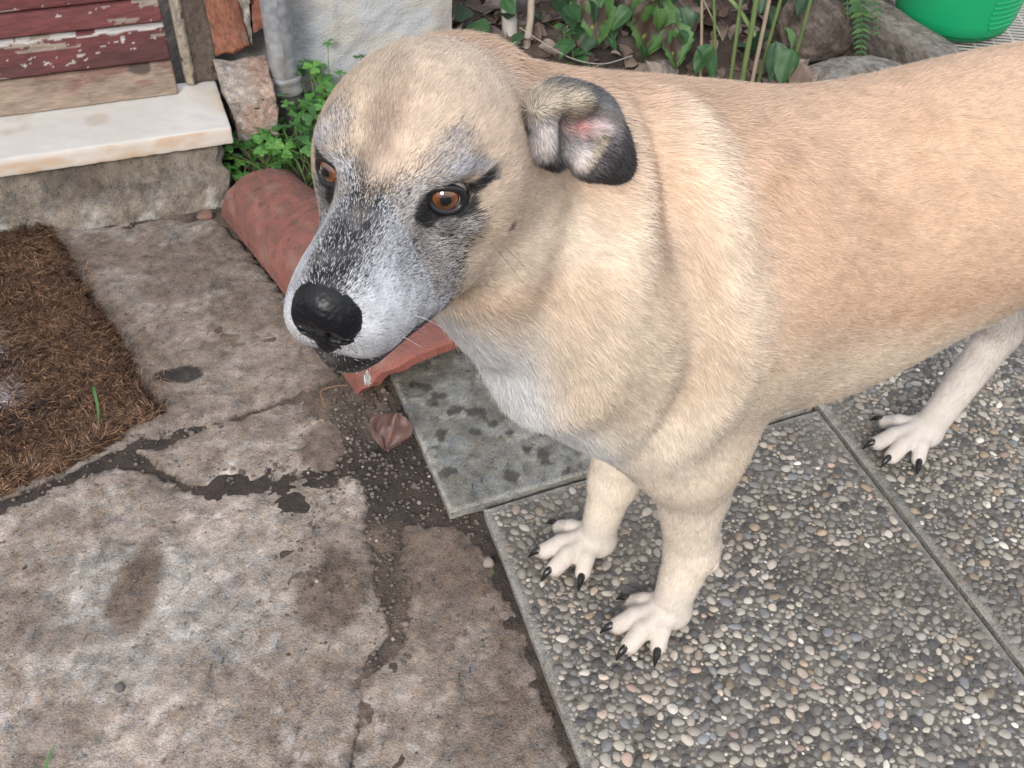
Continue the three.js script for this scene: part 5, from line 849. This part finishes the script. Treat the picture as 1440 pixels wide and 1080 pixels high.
// the folded ears: a soft sheet with thickness, modelled in its own plane (x across, y up, z out, in cm)
const EAR_RIM = [[-2.5, 1.2], [-2.35, 1.75], [-1.7, 2.5], [-0.6, 2.95], [0.7, 2.75], [1.9, 2.3], [2.9, 1.55], [3.55, 0.45], [3.95, -0.55], [4.25, -1.6], [4.3, -2.5], [3.9, -3.2], [3.1, -3.45], [2.0, -3.25], [0.9, -2.95], [0.35, -2.55], [-0.1, -2.1], [-0.8, -2.2], [-1.7, -1.8], [-2.45, -1.4], [-2.6, -0.2]];
{
  const rim = new THREE.CatmullRomCurve3(EAR_RIM.map((p) => V(p[0], p[1], 0)), true).getPoints(120).slice(0, 120), cx = 0.3, cy = -0.1, nR = 44;
  const gau = (x, y, a, b, r, q) => Math.exp(-(((x - a) / r) ** 2) - ((y - b) / q) ** 2);
  const seg = (x, y, a, b) => { const dx = b[0] - a[0], dy = b[1] - a[1], t = clamp(((x - a[0]) * dx + (y - a[1]) * dy) / (dx * dx + dy * dy)); return Math.hypot(x - a[0] - dx * t, y - a[1] - dy * t); };
  const relief = (x, y, t) => {
    let z = 0.5 + 0.75 * gau(x, y, -1.7, -0.2, 0.9, 1.3) - 0.75 * gau(x, y, -0.55, 0.0, 0.45, 1.3) - 0.7 * gau(x, y, 0.7, 0.25, 0.95, 0.75);
    z += 0.9 * Math.exp(-((seg(x, y, [-2.6, 2.1], [0.6, 1.75]) / 0.75) ** 2)) + 0.45 * Math.exp(-((seg(x, y, [0.6, 1.9], [3.2, 0.6]) / 0.5) ** 2));
    z += 0.5 * Math.exp(-((seg(x, y, [1.9, -0.3], [0.5, -2.0]) / 0.32) ** 2)) - 0.55 * gau(x, y, 1.35, -0.55, 0.5, 0.28) + 0.25 * Math.exp(-((seg(x, y, [0.9, -0.25], [2.0, -0.25]) / 0.2) ** 2));
    z += 0.35 * gau(x, y, 2.7, -1.8, 1.2, 1.2) - 0.3 * sst(1, 4, x);
    return z * (1 - 0.75 * Math.pow(t, 6)) - 0.35 * Math.pow(t, 4);
  };
  const earColor = (x, y, q) => {
    const n = fbm(x * 1.6 + 9, y * 1.6 + 9, 0, 3) - 0.5, g = (a, b, r, p) => gau(x + n * 0.5, y + n * 0.5, a, b, r, p);
    let c = mix3([0.035, 0.033, 0.036], [0.2, 0.19, 0.19], q * q); c = mix3(c, [0.03, 0.028, 0.031], 0.7 * sst(0.6, 1.6, x - 0.9 * y - 2.0));
    c = mix3(c, [0.21, 0.2, 0.2], clamp(1.1 * g(1.8, 0.9, 1.5, 1.2)));
    c = mix3(c, [0.44, 0.37, 0.29], clamp(1.5 * Math.exp(-((seg(x, y, [-2.6, 2.0], [0.2, 1.6]) / 0.7) ** 2)) * (q > 0.3 ? 1 : 0.3)));
    c = mix3(c, [0.5, 0.45, 0.44], clamp(1.4 * g(-1.6, -0.1, 0.75, 1.1) + 1.2 * g(0.4, -1.4, 0.8, 0.9)));
    c = mix3(c, [0.6, 0.5, 0.5], clamp(1.2 * g(1.4, 0.1, 1.1, 0.6)));
    c = mix3(c, [0.5, 0.25, 0.24], clamp(1.2 * g(0.6, 0.25, 0.75, 0.5)));
    c = mix3(c, [0.46, 0.38, 0.3], clamp(1.2 * Math.exp(-((seg(x, y, [1.8, -0.4], [0.6, -2.1]) / 0.22) ** 2))));
    c = mix3(c, [0.035, 0.033, 0.034], clamp(1.1 * g(-1.2, -1.75, 0.9, 0.4) + 0.9 * g(-2.45, 0.6, 0.25, 0.9) + 0.7 * g(-0.5, 0.0, 0.25, 1.2)));
    const v = 0.55 + 0.9 * q; return [c[0] * v, c[1] * v, c[2] * v];
  };
  for (const side of [1, -1]) {
    const o = V(...hw(side > 0 ? -8.1 : -10.2, side > 0 ? 0.95 : -1.2, side > 0 ? 7.9 : -4.8));
    const ez = side > 0 ? V(0.28, 0.36, 0.89).normalize() : V(-0.75, 0.2, -0.6).normalize(), ex = V(0, 1, 0).cross(ez).normalize(), ey = ez.clone().cross(ex);
    if (side < 0) ex.negate();
    const pos = [], col = [], idx = [], uvw = [];
    const put = (x, y, z) => { const p = o.clone().addScaledVector(ex, (x + 0.35) / 99).addScaledVector(ey, y / 99).addScaledVector(ez, z / 99); pos.push(p.x, p.y, p.z); const a = earColor(x, y, 0.5); col.push(a[0] * 0.8, a[1] * 0.8, a[2] * 0.8); uvw.push(x, y); };
    for (const face of [1, -1]) for (let i = 0; i <= nR; i++) for (let j = 0; j < 120; j++) { const t = i / nR, x = cx + (rim[j].x - cx) * t, y = cy + (rim[j].y - cy) * t, th = 0.2 * Math.sqrt(1 - Math.pow(t, 8)); put(x, y, relief(x, y, t) + face * th); }
    const S = (nR + 1) * 120;
    for (let f = 0; f < 2; f++) for (let i = 0; i < nR; i++) for (let j = 0; j < 120; j++) { const a = f * S + i * 120 + j, b = f * S + i * 120 + (j + 1) % 120; (f === 0) !== (side > 0) ? idx.push(a, a + 120, b, b, a + 120, b + 120) : idx.push(a, b, a + 120, b, b + 120, a + 120); }
    const g = new THREE.BufferGeometry(); g.setAttribute('position', new THREE.Float32BufferAttribute(pos, 3)); g.setAttribute('color', new THREE.Float32BufferAttribute(col, 3)); g.setIndex(new THREE.BufferAttribute(new Uint32Array(idx), 1)); g.computeVertexNormals();
    const ear = part('ear', g, std({ vertexColors: true, roughness: 0.8 }), dog);
    const inv = (x, y, z) => { const p = V(x, y, z).sub(o); return [p.dot(ex) * 99 - 0.35, p.dot(ey) * 99]; };
    const flow = new Float32Array(pos.length); for (let i = 0; i < uvw.length / 2; i++) { const dx = uvw[i * 2] + 2.2, dy = uvw[i * 2 + 1] - 1.4 - 0.8 * sst(0, 3, uvw[i * 2]), v = ex.clone().multiplyScalar(dx).addScaledVector(ey, dy); flow[i * 3] = v.x; flow[i * 3 + 1] = v.y; flow[i * 3 + 2] = v.z; }
    if (FUR) part('ear_fur', growFur(g, side > 0 ? 34000 : 6000, { flow, length: () => 0.0062, color: (x, y, z, q) => { const [a, b] = inv(x, y, z); return earColor(a, b, q); }, width: 0.0005, lift: 0.3 }), hairMat, ear).userData.kind = 'stuff';
  }
}
// ---------------------------------------------------------------- coir mat: a woven base under a pile of fibres
{
  const MAT = [[-1.05, -1.325], [-0.794, -1.409], [-0.49, -0.985], [-0.556, -0.895], [-0.77, -0.735]], MX = V(0.58, 0, 0.815), MZ = V(-0.815, 0, 0.58);
  const tuft = (x, z) => { // colours of the worn printed pattern
    const u = (x + 0.794) * MX.x + (z + 1.409) * MX.z, v = (x + 0.794) * MZ.x + (z + 1.409) * MZ.z, n = fbm(x * 22, z * 22, 3, 3), k = (n - 0.5) * 0.05;
    let c = mix3([0.055, 0.03, 0.02], [0.13, 0.075, 0.048], n);
    const grey = Math.max(sst(0.05, 0.03, Math.abs(u - 0.27 + k)) , sst(0.04, 0.02, Math.abs(u - 0.39 + k))) * sst(0.12, 0.17, v + k), dark = Math.max(sst(0.025, 0.01, Math.abs(u - 0.325 + k)), sst(0.03, 0.012, Math.abs(u - 0.46 + k))) * sst(0.08, 0.13, v + k);
    c = mix3(c, [0.36, 0.31, 0.3], 0.9 * grey); c = mix3(c, [0.03, 0.022, 0.02], 0.8 * dark); return c;
  };
  const mat = thing('coir_mat', 'brown coir doormat with worn grey stripes on the stone paving', 'doormat');
  const g = slabGeo(MAT, { top: 0.004, bottom: -0.02, step: 0.006, wobble: 0.011, round: 0.006, relief: (x, z) => 0.006 * (fbm(x * 30, z * 30, 4, 3) - 0.5), color: (x, z) => tuft(x, z).map((v) => v * 0.45) });
  part('base', g, std({ vertexColors: true, roughness: 1 }), mat);
  reseed(55);
  const P = g.attributes.position, flow = new Float32Array(P.count * 3); for (let i = 0; i < P.count; i++) { const a = rr(0, 6.28); flow[i * 3] = Math.cos(a); flow[i * 3 + 2] = Math.sin(a); }
  part('pile', growFur(g, 75000, { flow, length: () => 0.019, lift: 0.5, width: 0.0011, color: (x, y, z, q) => { const c = tuft(x, z); return q > 0.9 ? [0.36, 0.21, 0.12] : q < 0.3 ? c.map((v) => v * 0.4) : c.map((v) => v * (0.6 + 1.3 * q)); } }), hairMat, mat).userData.kind = 'stuff';
  // stray fibres and pale hairs along the worn edge
  const hairs = []; for (let i = 0; i < 420; i++) { const t = rnd(), edge = rnd() < 0.6 ? [-0.794 + 0.304 * t, -1.409 + 0.424 * t] : [-0.49 - 0.28 * t, -0.985 + 0.25 * t], x = edge[0] + rr(-0.015, 0.03), z = edge[1] + rr(-0.02, 0.02), a = rr(0, 6.28), L = rr(0.012, 0.035); hairs.push(tubeOf([V(x, -0.002, z), V(x + Math.cos(a) * L * 0.5, rr(0.001, 0.008), z + Math.sin(a) * L * 0.5), V(x + Math.cos(a + 0.7) * L, -0.004, z + Math.sin(a + 0.7) * L)], 0.00035, 0.0002, 6, 4)); }
  part('loose_fibres', mergeGeometries(hairs), std({ color: lin(0.28, 0.17, 0.1), roughness: 0.8 }), mat).userData.kind = 'stuff';
}
// ---------------------------------------------------------------- small things on the ground
const blade = (pts, w, mat) => { const c = new THREE.CatmullRomCurve3(pts), pos = [], idx = [], n = 14; for (let i = 0; i <= n; i++) { const t = i / n, p = c.getPoint(t), d = c.getTangent(t), s = V(0, 1, 0).cross(d).normalize().multiplyScalar(w * Math.sin(Math.PI * (0.15 + 0.85 * t)) ** 0.7), u = V(0, w * 0.3, 0); pos.push(...p.clone().add(s).toArray(), ...p.clone().sub(u).toArray(), ...p.clone().sub(s).toArray()); } for (let i = 0; i < n; i++) { const a = i * 3; idx.push(a, a + 1, a + 3, a + 1, a + 4, a + 3, a + 1, a + 2, a + 4, a + 2, a + 5, a + 4); } const g = new THREE.BufferGeometry(); g.setAttribute('position', new THREE.Float32BufferAttribute(pos, 3)); g.setIndex(idx); g.computeVertexNormals(); const m = shadowed(new THREE.Mesh(g, mat)); m.name = 'grass_blade'; scene.add(m); return m; };
const GR = leafMat(0.06, 0.15, 0.03);
tag(blade([V(-0.578, 0.006, -1.01), V(-0.566, 0.03, -0.985), V(-0.553, 0.018, -0.955), V(-0.545, 0.01, -0.925)], 0.0019, GR), 'single curved green grass blade lying on the brown mat', 'grass blade');
tag(blade([V(-0.02, -0.012, -0.717), V(-0.014, 0.012, -0.712), V(-0.016, 0.03, -0.705)], 0.0016, GR), 'short green grass blade sprouting at the edge of the pebble slab', 'grass blade');
tag(blade([V(-0.435, -0.008, -0.452), V(-0.44, 0.015, -0.462), V(-0.432, 0.03, -0.478)], 0.002, GR), 'thin green grass blade at the bottom left of the pavement', 'grass blade');
{ // dry reddish leaf on the soil
  const g = leafGeo(1, (t) => 0.56 * Math.pow(Math.sin(Math.PI * Math.pow(clamp(t, 0.001, 0.999), 1.25)), 0.62), { fold: 0.28, droop: -0.2, wave: 0.22, n: 18, m: 8, s: 5, color: (t, j) => { const n = fbm(t * 5, j * 4, 3, 3); let c = mix3([0.055, 0.024, 0.02], [0.125, 0.06, 0.047], n); if (Math.abs(j) < 0.08) c = [0.19, 0.1, 0.07]; return mix3(c, [0.2, 0.15, 0.14], 0.6 * sst(0.55, 0.7, n)); } });
  const m = shadowed(new THREE.Mesh(g, std({ vertexColors: true, roughness: 0.7, side: THREE.DoubleSide }))); m.name = 'dry_leaf'; scene.add(m); m.position.set(-0.164, 0.004, -0.912); m.rotation.set(-0.25, 2.95, 0.1, 'YXZ'); m.scale.setScalar(0.052); tag(m, 'curled reddish brown dry leaf on the soil between the stones', 'dry leaf');
}
{ const m = shadowed(new THREE.Mesh(tubeOf([V(-0.232, 0.004, -1.036), V(-0.25, 0.008, -1.028), V(-0.266, 0.006, -1.02), V(-0.262, 0.002, -1.006), V(-0.256, -0.004, -0.995)], 0.0007, 0.0012, 18, 6), std({ color: lin(0.22, 0.11, 0.06), roughness: 0.7 }))); m.name = 'twig'; scene.add(m); tag(m, "bent orange brown twig on the soil under the dog's chin", 'twig'); }
{
  const nub = (name, label, x, z, s, c, cat) => { const g = new THREE.IcosahedronGeometry(1, 2), P = g.attributes.position; for (let i = 0; i < P.count; i++) { const f = 0.75 + 0.5 * noise(P.getX(i) * 1.5 + x * 90, P.getY(i) * 1.5, P.getZ(i) * 1.5 + 30); P.setXYZ(i, P.getX(i) * f, P.getY(i) * f * 0.7, P.getZ(i) * f); } g.computeVertexNormals(); const m = shadowed(new THREE.Mesh(g, std({ color: lin(...c), roughness: 0.8 }))); m.name = name; m.position.set(x, -0.008, z); m.rotation.y = x * 40; m.scale.set(s * 1.2, s, s); scene.add(m); tag(m, label, cat); };
  nub('stone_chip', 'pale square stone chip beside the corner of the pebble slab', -0.021, -0.742, 0.0065, [0.26, 0.22, 0.185], 'stone chip');
  nub('clay_fragment', 'small pinkish clay fragment left of the roof tile', -0.545, -1.475, 0.012, [0.16, 0.09, 0.07], 'clay fragment');
  nub('pebble', 'small dark round pebble on the large pale stone', -0.405, -0.561, 0.0055, [0.1, 0.09, 0.085], 'pebble');
  // grit in the joints
  reseed(77); const o = new THREE.Object3D(), g = new THREE.IcosahedronGeometry(1, 1), N = 2400, im = shadowed(new THREE.InstancedMesh(g, std({ color: lin(1, 1, 1), roughness: 0.8 }), N));
  for (let i = 0; i < N; i++) { const t = rnd(); let x, z; if (t < 0.6) { x = rr(-0.25, -0.02); z = rr(-1.05, -0.6); } else if (t < 0.85) { x = rr(-0.65, -0.15); z = -0.9 + rr(-0.07, 0.05) + 0.15 * (x + 0.4) * -1; } else { x = rr(-0.9, -0.3); z = rr(-1.55, -1.2); } const s = rr(0.0008, 0.0034) * (rnd() > 0.95 ? 1.5 : 1), v = rr(0.05, 0.15) * (rnd() > 0.975 ? 2.6 : 1); o.position.set(x, -0.0155 + 0.012 * (fbm(x * 14, z * 14, 2.2, 4) - 0.5) + 0.009 * (fbm(x * 60, z * 60, 7.2, 3) - 0.5) + s * 0.4, z); o.rotation.set(rr(0, 3), rr(0, 3), 0); o.scale.set(s, s * 0.7, s * 0.9); o.updateMatrix(); im.setMatrixAt(i, o.matrix); im.setColorAt(i, lin(v, v * 0.8, v * 0.66)); }
  im.name = 'grit'; Object.assign(im.userData, { kind: 'stuff', label: 'fine grit and crumbs scattered over the soil joints', category: 'grit' }); scene.add(im);
}
renderer.render(scene, camera);
